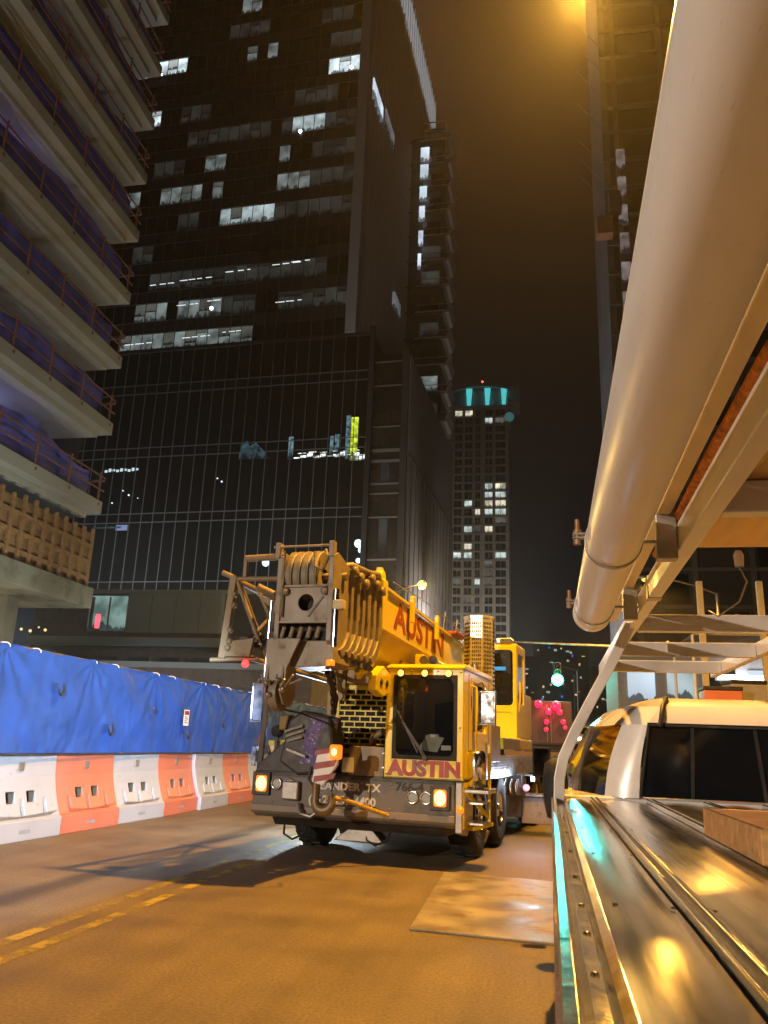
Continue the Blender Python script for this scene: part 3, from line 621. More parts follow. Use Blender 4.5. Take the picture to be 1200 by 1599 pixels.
for (x, z) in ((.4,8.9),(1.2,9.0),(2.0,8.9),(2.7,9.05),(3.3,9.0)): MB().ball((x-1.2,-1.4,z+.3+.1*math.sin(x*5)), .07+.05*abs(math.sin(x*7)), 8).build('string_lamp', glow('warm_string_lamp', (1.0,.66,.28), 1.3, False) if 'warm_string_lamp' not in bpy.data.materials else bpy.data.materials['warm_string_lamp'], lb_)
lb2 = tag(empty('brick_garage', (-19, 46, 0)), 'low dark brick block behind the crane and fence', 'building')
MB().box(-20,6.5,0,12,0,5.4).build('wall', dbr, lb2)
MB().box(-20,6.7,-.25,12,5.4,5.75).build('coping', gp, lb2)
for i in range(7): MB().box(-18.5+3.4*i,-16.4+3.4*i,-.1,.02,1.2,4.4).build('bay_opening', SPAN, lb2)

# ================================================================ MOBILE CRANE   local axes: x = picture right, y = back, z = up
cr = tag(empty('mobile_crane', (-2.35, 11.15, 0), R(-8)), 'yellow and grey mobile crane truck facing the camera in the road', 'crane')
Y_, T_, D_ = M['yellow'], M['taupe'], M['dark']
FRONT = ((1,0,0),(0,0,1),(0,-1,0)); RIGHT = ((0,1,0),(0,0,1),(1,0,0))
# --- carrier front
bp = MB().prism([(0,1.07),(0,.62),(.10,.50),(.75,.46),(.75,1.07)], 'x', -1.50, 1.36).build('bumper', mat('bumper_grey', (.125,.105,.08), .5, var=.2, vs=5, dirt=(.07,.055,.04), ds=5, dt=.55, bump=.06), cr, .02)
MB().prism([(-.03,.66),(-.03,.58),(.02,.54),(.04,.58),(.02,.66)], 'x', -1.50, 1.36).build('bumper_lip', T_, bp, .006)
MB().box(-1.48,1.34,-.012,.0,1.035,1.075).build('bumper_top_strip', D_, bp)
MB().prism([(.05,.5),(.16,.40),(.9,.38),(.9,.5)], 'x', -1.2, 1.2).build('bumper_apron', D_, bp)
MB().prism([(.0,1.07),(.0,.46),(.35,.40),(.62,.62),(.62,1.07)], 'x', 1.365, 1.45).build('corner_wedge', mat('bare_metal_corner', (.42,.40,.36), .45, .3), bp, .01)
tx1 = text('town_lettering', 'LEANDER  TX', .135, M['wtext'], bp, FRONT, (-.58,-.004,.90), bold=.004, sx=1.12)
tx2 = text('phone_lettering', '(512) 259-4400', .150, M['wtext'], bp, FRONT, (-.66,-.004,.715), bold=.005, sx=1.02)
text('unit_number', '766-4', .15, M['dtext'], bp, FRONT, (.56,-.004,.93), bold=.004, sx=1.1)
def lamp_unit(x, z, parent):
    h = MB().frame(x-.13,x+.13,z-.15,z+.15,(x-.085,x+.085,z-.105,z+.105),.03,-.05,.02).build('turn_lamp', D_, parent, .008)
    MB().box(x-.09,x+.09,-.035,.0,z-.11,z+.11).build('lamp_lens', M['amberdim'], h, .02)
    MB().ball((x,-.03,z), .075, 12, 1.25).build('lamp_bulb', M['amber'], h)
    return h
lamp_unit(-1.36,.93,bp); lamp_unit(1.17,.87,bp)
for x in (-1.14,-.96,.80,.98):
    z = .94 if x < 0 else .86
    h = MB().lathe([(.075,-.0),(.085,-.03),(.07,-.04),(.06,-.02)], (x,0,z), 'y', 20).build('head_lamp', M['chrome'], bp)
    MB().lathe([(.062,-.022),(.03,-.03),(.001,-.032)], (x,0,z), 'y', 16).build('lamp_glass', M['glass'], h)
    MB().cyl((x,-.01,z),(x,-.014,z),.06,n=16).build('lamp_reflector', M['steel'], h)
for x in (-.90,): 
    MB().box(x-.12,x+.12,-.10,.0,.74,.98).build('tow_pocket', M['steel'], bp, .02)
MB().tube([(-.78,-.06,.70),(-.7,-.14,.58),(-.55,-.15,.55),(-.45,-.12,.63)], .03, 8).build('tow_hook', M['steel'], bp)
for x in (-1.0, .2): MB().tube([(x-.1,.25,.45),(x-.08,.2,.28),(x+.05,.2,.22),(x+.2,.22,.30),(x+.25,.3,.44)], .015, 6).build('air_hose', M['black'], cr)
MB().prism([(-.35,.25),(.35,.25),(.18,.42),(-.12,.42)], 'y', .2, .5).build('outrigger_float', M['steel'], cr, .01)
# --- cab
def bz_(y): return -.043*(y+.5)
cab = empty('cab'); cab.parent = cr
x0, x1, z0, z1 = .40, 1.46, 1.09, 2.50
gb = MB().frame(x0,x1,z0,z1,(x0+.13,x1-.11,z0+.27,z1-.11),.09,-.02,.05).build('cab_front', Y_, cab, .012)
MB().frame(x0+.10,x1-.08,z0+.24,z1-.08,(x0+.15,x1-.13,z0+.29,z1-.13),.08,-.028,-.0).build('windscreen_seal', M['black'], cab)
MB().box(x0+.12,x1-.10,.005,.011,z0+.26,z1-.10).build('windscreen', M['glass'], cab)
MB().frame(.05,1.85,z0,z1,(.55,1.45,1.72,2.36),.08,x1-.04,x1,'x').build('cab_side', Y_, cab, .01)
MB().box(x1-.025,x1-.02,.53,1.47,1.70,2.38).build('side_window', M['glass'], cab)
MB().frame(.46,1.60,1.15,2.44,(.53,1.47,1.70,2.38),.08,x1,x1+.012,'x').build('door', Y_, cab, .004)
MB().box(x1+.012,x1+.045,1.36,1.5,1.55,1.59).build('door_handle', M['chrome'], cab, .005)
MB().frame(.05,1.85,z0,z1,(.5,1.3,1.75,2.3),.08,x0,x0+.04,'x').build('cab_inner_side', Y_, cab, .01)
MB().box(x0,x1,1.85,1.9,z0,z1).build('cab_back', Y_, cab)
MB().prism([(-.03,z1),(-.03,z1+.03),(.12,z1+.075),(1.9,z1+.075),(1.95,z1+.0)], 'x', x0-.01, x1+.01).build('roof', Y_, cab, .015)
MB().box(x0,x1,.05,1.85,z0-.02,z0+.03).build('cab_floor', D_, cab)
MB().prism([(.06,1.12),(.06,1.40),(.30,1.46),(.42,1.12)], 'x', x0+.05, x1-.05).build('dashboard', M['black'], cab, .02)
st = MB().lathe([(.18+.015*math.cos(t*.785), .015*math.sin(t*.785)) for t in range(9)], (0,0,0), 'z', 20); st.box(-.17,.17,-.015,.015,-.01,.01); st.cyl((0,0,0),(0,0,-.35),.02)
st.build('steering_wheel', M['black'], cab, loc=(.92,.55,1.55), rot=(R(-35),0,0))
MB().box(.68,1.16,1.0,1.5,1.1,1.5).build('seat', M['black'], cab, .05)
MB().box(.68,1.16,1.45,1.62,1.45,2.15).build('seat_back', M['black'], cab, .05)
pap = MB().add([(.80,.16,1.455),(1.08,.12,1.43),(1.13,.30,1.62),(.87,.34,1.65)], [(0,1,2,3)]).build('clipboard', mat('paper_on_clipboard', (.70,.68,.55), .7), cab)
MB().box(.93,1.05,.30,.34,1.62,1.66).build('clip', M['steel'], pap)
MB().box(1.14,1.27,.10,.12,1.46,1.52).build('permit_sticker', M['white'], cab)
wp = MB().obox((.95,-.05,1.36),(.62,-.05,1.85),.02,.015); wp.obox((.98,-.045,1.36),(.66,-.045,1.80),.01,.01); wp.obox((.57,-.04,1.95),(.86,-.04,1.42),.018,.02); wp.cyl((.96,0,1.35),(.96,-.07,1.35),.03)
wp.build('wiper', D_, cab)
text('cab_lettering', 'AUSTIN', .255, M['red'], cab, FRONT, (x0+.06,-.026,1.135), bold=.013, sx=1.10)
for x in (.60,.935,1.26):
    h = MB().lathe([(.05,0),(.05,-.02),(.045,-.03)], (x,-.02,2.44), 'y', 14).build('marker_lamp', D_, cab)
    MB().lathe([(.042,-.03),(.035,-.05),(.001,-.055)], (x,-.02,2.44), 'y', 12).build('lamp_lens', M['amberS'], h)
bolt = MB().lathe([(.014,0),(.013,-.008),(.001,-.01)], (0,0,0), 'y', 8).mesh('panel_bolt', M['steel'])
for x, z in ((x0+.035,z0+.05),(x1-.035,z0+.05),(x0+.035,z1-.04),(x1-.035,z1-.04),(x0+.04,1.75),(x1-.04,1.75),(x0+.35,z1-.03),(x1-.35,z1-.03)): inst('panel_bolt', bolt, cab, (x,-.02,z))
for x in (-1.44,-1.2,-.5,.1,.5,1.3): inst('panel_bolt', bolt, bp, (x,-.002,1.0)); inst('panel_bolt', bolt, bp, (x,-.002,.70))
MB().box(x1+.001,x1+.004,.30,.312,z0+.03,z1-.04).build('panel_seam', D_, cab); MB().box(x1+.001,x1+.004,1.66,1.672,z0+.03,z1-.04).build('panel_seam', D_, cab)
MB().box(x0+.02,x1-.02,-.0225,-.02,1.098,1.106).build('panel_seam', D_, cab)
for k in range(9): MB().lathe([(.022,0),(.020,.012),(.001,.014)], (.411,-.2+.95*k,3.50+bz_(-.2+.95*k)), 'x', 8).build('boom_bolt', Y_, cr)
for k in range(4): MB().box(.4105,.414,.9+2.1*k,.916+2.1*k,3.02+bz_(.9+2.1*k),3.54+bz_(.9+2.1*k)).build('weld_seam', M['brownred'] if k > 5 else D_, cr)
hn = MB()
for x in (.87, 1.0): hn.tube([(x,.75,2.63),(x,.4,2.63),(x,.2,2.63),(x,.12,2.63)], [.018,.02,.035,.062], 12)
hn.box(.82,1.05,.55,.6,2.56,2.62); hn.build('air_horn', M['chrome'], cab)
MB().box(.75,1.3,1.0,1.5,2.575,2.64).build('roof_vent', D_, cab, .02)
for x in (1.35,1.42): MB().cyl((x,.9,2.57),(x,.9,2.66),.035,n=10).build('roof_fitting', M['steel'], cab)
# right mirror, grab rails, steps, tank
mr = MB().frame(1.52,1.80,1.80,2.26,(1.55,1.77,1.83,2.23),.03,.42,.50).build('side_mirror', M['chrome'], cab, .01)
MB().box(1.535,1.785,.44,.475,1.815,2.245).build('mirror_glass', M['chrome'], mr)
MB().tube([(1.46,.6,2.34),(1.6,.5,2.36),(1.66,.46,2.26)], .014, 6).build('mirror_arm', M['chrome'], mr)
MB().tube([(1.46,.6,1.72),(1.6,.5,1.74),(1.66,.46,1.80)], .014, 6).build('mirror_arm', M['chrome'], mr)
MB().tube([(1.47,.42,1.3),(1.54,.42,1.32),(1.54,.42,2.3),(1.47,.42,2.32)], .015, 6).build('grab_rail', Y_, cab)
MB().cyl((1.30,.10,1.04),(1.30,.10,1.44),.0).v if False else None
tk = MB().lathe([(.001,0),(.10,.0),(.13,.03),(.13,.42),(.10,.47),(.001,.47)], (1.56,.35,1.0), 'z', 18).build('air_tank', M['chrome'], cr)
MB().box(1.38,1.78,.08,.62,.94,1.0).build('tank_bracket', M['chrome'], cr, .015)
sk = MB(); sk.box(1.40,1.46,.05,.62,.50,1.07); sk.build('side_skirt', Y_, cr, .008)
sk2 = MB(); sk2.obox((1.68,.62,.55),(1.68,.62,1.55),.04,.05); sk2.obox((1.50,.30,.50),(1.70,.62,.55),.10,.05); sk2.obox((1.48,.10,.95),(1.68,.62,.62),.03,.05)
sk2.build('step_frame', Y_, cr, .006)
for z in (.55,.80): MB().box(1.47,1.68,.2,.6,z,z+.03).build('step', M['alu'], cr, .005)
MB().lathe([(.03,0),(.05,-.03),(.001,-.05)], (1.43,.02,.74), 'y', 12).build('side_marker', M['amberdim'], cr)
MB().tube([(1.50,.75,.62),(1.52,.72,.42),(1.58,.75,.30),(1.62,.8,.45)], .035, 8).build('exhaust_elbow', M['steel'], cr)
# --- engine deck and grille left of the cab
gy = .90
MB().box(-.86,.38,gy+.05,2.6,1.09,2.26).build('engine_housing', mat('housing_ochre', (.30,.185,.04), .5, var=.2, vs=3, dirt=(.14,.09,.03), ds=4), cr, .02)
MB().box(-.66,.36,gy+.02,gy+.045,1.40,2.30).build('grille_backing', M['black'], cr)
gr = MB()
gw, gh, gx0, gz0, rows = .98, .86, -.62, 1.42, 11
for r_ in range(rows+1):
    z = gz0 + gh*r_/rows; gr.box(gx0, gx0+gw, gy-.02, gy+.015, z-.011, z+.011)
for r_ in range(rows):
    off = 0 if r_ % 2 else .082
    x = gx0 + off
    while x <= gx0 + gw + .001:
        gr.box(x-.011, x+.011, gy-.018, gy+.013, gz0+gh*r_/rows, gz0+gh*(r_+1)/rows); x += .164
gr.build('grille', Y_, cr, .003)
MB().frame(-.70,.38,1.36,2.34,(-.62,.35,1.42,2.28),.01,gy-.03,gy+.02).build('grille_frame', Y_, cr, .006)
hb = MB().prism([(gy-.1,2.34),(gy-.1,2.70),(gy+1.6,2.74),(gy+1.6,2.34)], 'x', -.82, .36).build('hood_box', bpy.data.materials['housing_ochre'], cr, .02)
MB().box(-.10,-.04,gy-.105,gy-.09,2.44,2.58).build('hood_latch', D_, hb)
MB().box(-.62,-.50,gy-.14,gy-.08,2.10,2.70).build('support_post', bpy.data.materials['housing_ochre'], cr, .01)
MB().box(.27,.31,gy-.2,gy-.14,2.30,2.62).build('chrome_strut', M['chrome'], cr)
bx_ = MB().box(-.12,.385,.02,.62,1.085,1.47).build('tool_box', T_, cr, .012)
MB().box(-.20,-.04,-.0,.012,1.13,1.32).build('label_plate', M['white'], bx_)
for z in (1.2,1.38): MB().box(.36,.39,.0,.015,z,z+.02).build('hinge', M['chrome'], bx_)
MB().tube([(.05,.5,1.48),(.1,.4,1.60),(.22,.42,1.68),(.3,.55,1.62),(.34,.6,1.48)], .05, 8).build('coiled_hose', M['taupe'], cr)
MB().box(-1.45,.38,.02,gy+.05,1.05,1.10).build('front_deck', D_, cr, .01)
# left fender, mirror, hazard board
lf = MB().prism([(-1.52,1.07),(-1.46,1.20),(-.95,1.62),(-.55,1.62),(-.50,1.07)], 'y', .05, .75).build('left_fender', D_, cr, .02)
MB().prism([(-.98,1.12),(-.86,1.44),(-.74,1.12)], 'y', .03, .05).build('fender_brace', T_, lf)
mp_ = MB(); mp_.obox((-1.47,.1,1.12),(-1.42,.1,2.30),.075,.06); mp_.obox((-1.47,.1,1.55),(-1.30,.12,1.2),.03,.03); mp_.build('mirror_post', D_, cr, .01)
ml = MB().frame(-1.66,-1.48,1.74,2.30,(-1.64,-1.50,1.77,2.27),.03,.05,.13).build('left_mirror', M['chrome'], cr, .012)
MB().box(-1.645,-1.495,.07,.11,1.765,2.275).build('mirror_glass', M['chrome'], ml)
MB().tube([(-1.60,.09,2.30),(-1.57,.09,2.36),(-1.45,.09,2.33)], .014, 6).build('mirror_arm', M['chrome'], ml)
MB().lathe([(.001,-.02),(.06,-.015),(.09,.01),(.095,.05),(.001,.06)], (-1.25,.10,1.63), 'y', 18).build('round_mirror', M['black'], cr)
MB().box(-1.27,-1.23,.1,.13,1.1,1.6).build('round_mirror_post', D_, cr)
hz = MB().box(-1.40,-1.12,.18,.20,1.10,1.50).build('hazard_board', M['white'], cr)
for k in range(3): MB().prism([(-1.40,1.14+.14*k),(-1.40,1.21+.14*k),(-1.12,1.31+.14*k if k<2 else 1.49),(-1.12,1.24+.14*k)], 'y', .172, .178).build('hazard_stripe', Y_, hz)
MB().box(-1.62,-1.55,.1,.2,1.15,1.42).build('mirror_tube', M['chrome'], cr, .01)
MB().box(-1.53,-1.46,.1,.2,1.42,1.58).build('bracket', M['brownred'], cr, .01)
# --- chassis, wheels, deck
MB().box(-.55,.55,.75,11.5,.62,1.06).build('chassis_rail', D_, cr)
MB().box(-1.36,1.36,2.1,11.5,1.08,1.16).build('deck_plate', T_, cr)
dr = MB()
for k in range(5): dr.box(1.365,1.39,1.95,11.4,1.17+.042*k,1.195+.042*k)
dr.box(1.33,1.37,1.95,11.4,1.06,1.40); dr.build('deck_side_rail', M['alu'], cr)
tyre = MB().lathe([(.28,-.17),(.34,-.19),(.50,-.19),(.545,-.15),(.555,-.08),(.555,.08),(.545,.15),(.50,.19),(.34,.19),(.28,.17)], (0,0,0), 'x', 40)
for i in range(40):
    a = 2*math.pi*i/40
    tyre.obox((-.15 if i%2 else .02,.552*math.cos(a),.552*math.sin(a)), (-.02 if i%2 else .15,.552*math.cos(a+.04),.552*math.sin(a+.04)), .05, .03, (0,math.cos(a),math.sin(a)))
tyreme = tyre.mesh('tyre', M['black'])
rim = MB().lathe([(.285,.165),(.275,.12),(.24,.10),(.20,.03),(.12,.03),(.115,.13),(.09,.16),(.001,.165)], (0,0,0), 'x', 28)
for i in range(10):
    a = 2*math.pi*i/10; rim.cyl((.03,.165*math.cos(a),.165*math.sin(a)), (.10,.165*math.cos(a),.165*math.sin(a)), .022, n=6)
rim.lathe([(.285,-.165),(.24,-.10),(.001,-.08)], (0,0,0), 'x', 28)
rimme = rim.mesh('rim', M['chrome'])
for y in (1.62, 3.25, 7.6, 9.0):
    for s in (-1, 1):
        w = empty('wheel', (1.17*s, y, .555)); w.parent = cr; w.rotation_euler = (rnd.uniform(0,3),0,0 if s > 0 else math.pi)
        inst('tyre', tyreme, w); inst('rim', rimme, w)
    MB().cyl((-1.1,y,.555),(1.1,y,.555),.10,n=10).build('axle', D_, cr)
MB().prism([(.95,1.0),(1.1,1.12),(2.2,1.16),(4.1,1.12),(4.2,1.05),(2.4,1.06)], 'x', .95, 1.36).build('mudguard', D_, cr)
MB().prism([(.95,1.0),(1.1,1.12),(2.2,1.16),(4.1,1.12),(4.2,1.05),(2.4,1.06)], 'x', -1.36, -.95).build('mudguard', D_, cr)
# perforated exhaust guard
ex = MB(); n = 8; ocx, ocy, orr = .93, 3.55, .275
def octo(r, z): return [(ocx + r*math.cos(math.pi/8 + math.pi/4*i), ocy + r*math.sin(math.pi/8 + math.pi/4*i)) for i in range(8)]
ex.prism(octo(orr,0), 'z', 1.2, 3.72); ex.prism(octo(orr+.012,0), 'z', 3.70, 3.75); ex.prism(octo(orr+.012,0), 'z', 1.25, 1.32)
eg = ex.build('exhaust_guard', mat('brushed_guard', (.70,.65,.57), .28, .6, var=.15, vs=6), cr, .006)
sl = MB()
for fi in range(8):
    a = math.pi/4*fi; nx, ny = math.cos(a), math.sin(a)
    if ny > .1: continue
    px_, py_ = ocx + nx*orr*.924, ocy + ny*orr*.924; tx_, ty_ = -ny, nx
    for r_ in range(32):
        for c_ in range(5):
            o_ = (-.068 + .034*c_)
            p = Vector((px_+tx_*o_, py_+ty_*o_, 1.42+.07*r_)); sl.obox(p, p+Vector((0,0,.042)), .02, .008, (nx,ny,0))
tag(sl.build('perforation', M['black'], eg), kind='stuff')
MB().box(.55,.74,2.35,3.2,1.16,2.1).build('air_cleaner', T_, cr, .03)
for k in range(9): MB().box(1.15,1.40,1.98,2.02,1.42+.055*k,1.45+.055*k).build('louvre', T_, cr)
MB().prism([(1.0,1.30),(1.42,1.30),(1.42,1.86),(1.25,1.66)], 'y', 2.0, 2.9).build('side_cowl', T_, cr, .01)
# outrigger box and beam on the right
ob = MB().box(-1.45,1.40,5.0,5.75,.32,.98).build('outrigger_box', T_, cr, .02)
MB().box(1.40,2.25,5.08,5.66,.22,.70).build('outrigger_beam', T_, cr, .015)
MB().box(1.40,2.26,5.02,5.70,.70,.725).build('beam_cover', M['alu'], cr)
MB().box(1.10,1.5,4.6,4.98,.72,1.08).build('control_panel', D_, cr, .01)
for x in (1.2,1.3,1.4): MB().tube([(x,4.59,.75),(x,4.56,.9),(x+.03,4.57,1.0)], .02, 6).build('hydraulic_line', M['chrome'], cr)
MB().box(1.0,1.06,4.5,4.56,.78,1.10).build('work_lamp', glow('cool_work_lamp', (.8,.97,1.0), 10), cr, .01)
wlo = bpy.data.lights.new('work_lamp_light', 'POINT'); wlo.energy = 55; wlo.color = COOL; wlo.shadow_soft_size = .05
wlb = bpy.data.objects.new('work_lamp_light', wlo); C.objects.link(wlb); wlb.parent = cr; wlb.location = (1.72,4.35,1.02)
MB().box(1.69,1.75,4.36,4.42,.98,1.06).build('work_lamp', bpy.data.materials['cool_work_lamp'], cr, .01)
MB().obox((1.38,4.6,1.1),(1.72,4.42,1.07),.03,.03).build('lamp_bracket', D_, cr)
wl2 = bpy.data.lights.new('work_lamp_light', 'POINT'); wl2.energy = 420; wl2.color = COOL; wl2.shadow_soft_size = .05
wlc = bpy.data.objects.new('work_lamp_light', wl2); C.objects.link(wlc); wlc.parent = cr; wlc.location = (-1.75,3.1,1.45)
MB().box(-1.66,-1.58,3.05,3.15,1.38,1.52).build('work_lamp', bpy.data.materials['cool_work_lamp'], cr, .01)  # assumed lamp, added to light the fence and road left of the crane
MB().obox((-1.36,3.1,1.12),(-1.60,3.1,1.40),.03,.03).build('lamp_bracket', D_, cr)
MB().ball((1.03,4.46,.74), .05, 8).build('side_marker', M['amber'], cr)
MB().ball((1.58,4.55,.86), .06, 8).build('side_marker', glow('pink_marker', (1,.2,.3), 3), cr)
for k, (x, y, z, l) in enumerate(((.75,4.7,1.17,.55),(.82,4.95,1.17,.55),(.72,4.75,1.265,.62))):
    MB().box(x,x+l,y,y+.16,z,z+.09).build('cribbing_timber', M['wood'], cr, .006)
# --- superstructure with operator cab
MB().lathe([(.95,1.16),(.95,1.36),(.85,1.40),(.85,1.5)], (0,6.4,0), 'z', 32).build('slewing_ring', D_, cr)
MB().box(-1.15,1.0,5.6,9.4,1.5,1.72).build('turntable', Y_, cr, .02)
for s in (-1,1): MB().prism([(5.7,1.7),(6.8,2.5),(8.3,3.75),(8.9,3.75),(9.3,1.7)], 'x', .48*s-.05, .48*s+.05).build('boom_pivot_plate', Y_, cr, .01)
MB().prism([(8.6,1.5),(9.9,1.5),(10.4,1.9),(10.4,2.8),(8.6,2.8)], 'x', -1.1, .85).build('counterweight', Y_, cr, .04)
oc = empty('operator_cab'); oc.parent = cr
MB().frame(.82,1.35,1.72,3.42,(.86,1.28,2.30,3.34),.08,4.98,5.05).build('cab_front', Y_, oc, .01)
MB().box(.85,1.30,5.0,5.01,2.26,3.36).build('windscreen', M['dglass'], oc)
MB().frame(.82,1.35,1.70,2.26,(.90,1.26,1.86,2.18),.07,4.965,4.985).build('lower_frame', Y_, oc, .006)
MB().box(.89,1.27,4.986,4.99,1.84,2.2).build('lower_window', M['dglass'], oc)
MB().frame(5.05,6.1,1.72,3.42,(5.2,5.9,2.35,3.3),.08,1.30,1.35,'x').build('cab_side', Y_, oc, .01)
MB().box(1.32,1.33,5.18,5.92,2.33,3.32).build('side_window', M['dglass'], oc)
MB().box(.82,1.35,5.05,6.1,3.40,3.47).build('roof', Y_, oc, .02); MB().box(.82,.86,5.05,6.1,1.72,3.4).build('cab_inner_side', Y_, oc)
MB().box(.95,1.25,5.02,5.3,3.47,3.58).build('roof_lamp', M['alu'], oc, .02)
MB().box(.90,1.15,4.97,4.975,2.95,3.02).build('sun_strip', glow('blue_strip_glow', (.05,.35,.9), .6), oc)  # strip carries a faint blue glow of its own
oj = MB()
for k in range(3): oj.obox((1.12+.01*k,6.3,2.1+.35*k),(1.17,6.9,2.4+.3*k),.04,.07)
oj.box(1.10,1.16,6.3,6.45,2.0,3.1); oj.box(1.14,1.20,6.6,6.75,2.3,3.15); oj.build('winch_guard', Y_, oc, .008)
MB().tube([(1.36,5.2,2.2),(1.40,5.1,2.45),(1.39,5.15,2.75)], .018, 6).build('grab_rail', Y_, oc)
# --- boom (base section), slopes slightly down to the back
def bz(y): return -.043*(y+.5)
def section(hw, top, side, bot, bw):
    return [(-hw,top-.02),(-hw+.03,top),(hw-.03,top),(hw,top-.02),(hw,side),(bw,bot+.04),(bw-.06,bot),(-bw+.06,bot),(-bw,bot+.04),(-hw,side)]
def loft(mb, prof0, y0, prof1, y1):
    n = len(prof0); vs = [(p[0],y0,p[1]) for p in prof0] + [(p[0],y1,p[1]) for p in prof1]
    mb.add(vs, [tuple(range(n)), tuple(range(n,2*n))[::-1]] + [(i,(i+1)%n,n+(i+1)%n,n+i) for i in range(n)]); return mb
bm_ = empty('boom'); bm_.parent = cr
P0 = section(.41,3.56,2.98,2.52,.25); P1 = [(x, z + bz(8.9)) for x, z in P0]
loft(MB(), P0, -.45, P1, 8.9).build('base_section', Y_, bm_, .012)
MB().add([(.414,-.4,3.545),(.452,-.4,3.545),(.452,8.8,3.545+bz(8.8)),(.414,8.8,3.545+bz(8.8)),(.414,-.4,3.585),(.452,-.4,3.585),(.452,8.8,3.585+bz(8.8)),(.414,8.8,3.585+bz(8.8))],
     [(0,1,2,3),(4,7,6,5),(0,4,5,1),(1,5,6,2),(2,6,7,3),(3,7,4,0)]).build('top_flange', Y_, bm_, .004)
rb = MB()
rb.add([(.412,-.4,3.00),(.445,-.4,2.985),(.445,8.8,2.985+bz(8.8)),(.412,8.8,3.0+bz(8.8)),(.412,-.4,3.03),(.445,-.4,3.03),(.445,8.8,3.03+bz(8.8)),(.412,8.8,3.03+bz(8.8))], [(0,1,2,3),(4,7,6,5),(0,4,5,1),(1,5,6,2),(2,6,7,3),(3,7,4,0)])
rb.build('mid_flange', Y_, bm_, .004)
C0 = section(.50,3.64,2.96,2.44,.34)
loft(MB(), C0, -.58, C0, -.40).build('front_collar', Y_, bm_, .02)
MB().lathe([(.001,-.06),(.10,-.06),(.10,.06),(.001,.06)], (.40,-.5,3.66), 'x', 20).build('collar_ear', Y_, bm_, .01)
MB().box(.36,.44,-.54,-.46,3.70,3.80).build('collar_pin', Y_, bm_, .01)
for y, hh in ((.75,.30),(2.2,.42)): MB().box(.46,.52,y,y+.10,3.30+bz(y),3.64+bz(y)+.05).build('jib_bracket', Y_, bm_, .01)
MB().prism([(-.45,2.50),(-.9,2.28),(-1.0,2.36),(-.58,2.80)], 'x', .28, .34).build('collar_wing', Y_, bm_, .01)
lg = MB(); lg.prism([(-.70,2.36),(-.70,2.16),(-.40,2.10),(-.1,2.16),(-.1,2.40),(-.4,2.5)], 'x', .36, .48); lg.build('boom_lug', Y_, bm_, .015)
for y in (-.52,-.28): MB().lathe([(.045,.0),(.045,.012),(.02,.014),(.001,.014)], (.481,y,2.28), 'x', 14).build('lug_pin', D_, bm_)
MB().box(.46,.60,1.1,1.35,2.62,2.82).build('boom_lug', Y_, bm_, .015)
tex = text('boom_lettering', 'AUSTIN', .54, M['brownred'], bm_, ((0,math.cos(-.043),math.sin(-.043)),(0,-math.sin(-.043),math.cos(-.043)),(1,0,0)), (.415,.18,3.10), bold=.012, sx=1.5)
rodm = MB().tube([(.44,0,3.70),(.44,1.5,3.72),(.44,5.5,3.55)], .008, 5); rodm.tube([(.30,0,3.66),(.30,5.5,3.46)], .008, 5); rodm.build('hand_line', M['steel'], bm_)
for y in (3.0,3.9,4.8): MB().cyl((.4,y,3.4),(.42,y+.1,3.78),.012,n=6).build('whip_rod', M['steel'], bm_)
MB().lathe([(.13,0),(.05,.25),(.02,.32),(.001,.32)], (.42,5.3,3.32), 'z', 12).build('white_cone', M['white'], bm_)
MB().box(-.35,.55,3.4,4.2,3.43,3.5).build('winch_cover', M['brownred'], bm_, .02)
# inner sections, taupe, with nested collars
for k, (s_, ya, yb) in enumerate(((.90,-.60,-.95),(.80,-.9,-1.15),(.70,-1.1,-1.40))):
    P = [(x*s_, 3.05+(z-3.05)*s_) for x, z in C0]
    loft(MB(), [(x*.93, 3.05+(z-3.05)*.93) for x, z in P], ya, [(x*.93, 3.05+(z-3.05)*.93) for x, z in P], yb-.02).build('telescopic_section', T_, bm_, .01)
    loft(MB(), P, yb, P, yb-.09).build('section_collar', T_, bm_, .012)
for k in range(6):
    y = -1.50 + .165*k; th = .115 - .008*(k%2); zt = 3.56 - .05*(k%3)
    cen = [(y,zt),(y+.01,3.3),(y+.01,2.95),(y-.01,2.78),(y-.07,2.64),(y-.17,2.54),(y-.30,2.49)]
    o_ = [(p[0]+th/2, p[1]-(.03 if i > 3 else 0)) for i, p in enumerate(cen)]; i_ = [(p[0]-th/2+.02, p[1]+(.05 if i > 3 else 0)) for i, p in enumerate(cen)]
    MB().prism(o_ + i_[::-1], 'x', .30+.018*k, .40+.018*k).build('guide_plate', T_, bm_, .012)
    MB().lathe([(.001,0),(.06,0),(.065,.02),(.06,.05),(.001,.05)], (.40+.018*k,y,zt-.02), 'x', 14).build('guide_roller', T_, bm_)
MB().tube([(.12,-1.4,3.62),(.3,-1.3,3.66),(.42,-1.0,3.62),(.44,-.7,3.66),(.40,-.55,3.62)], .045, 8).build('boom_hose', T_, bm_)
for k in range(7): MB().lathe([(.05,0),(.055,.03),(.03,.06),(.001,.06)], (.36,-1.25+.11*k,3.52+.02*(k%2)), 'z', 8).build('hose_fitting', T_, bm_)
for k in range(5): MB().lathe([(.04,0),(.04,.05),(.02,.09),(.001,.09)], (.38+.03*(k%2),-1.3+.14*k,2.40), 'z', 8).build('hose_fitting', M['steel'], bm_)
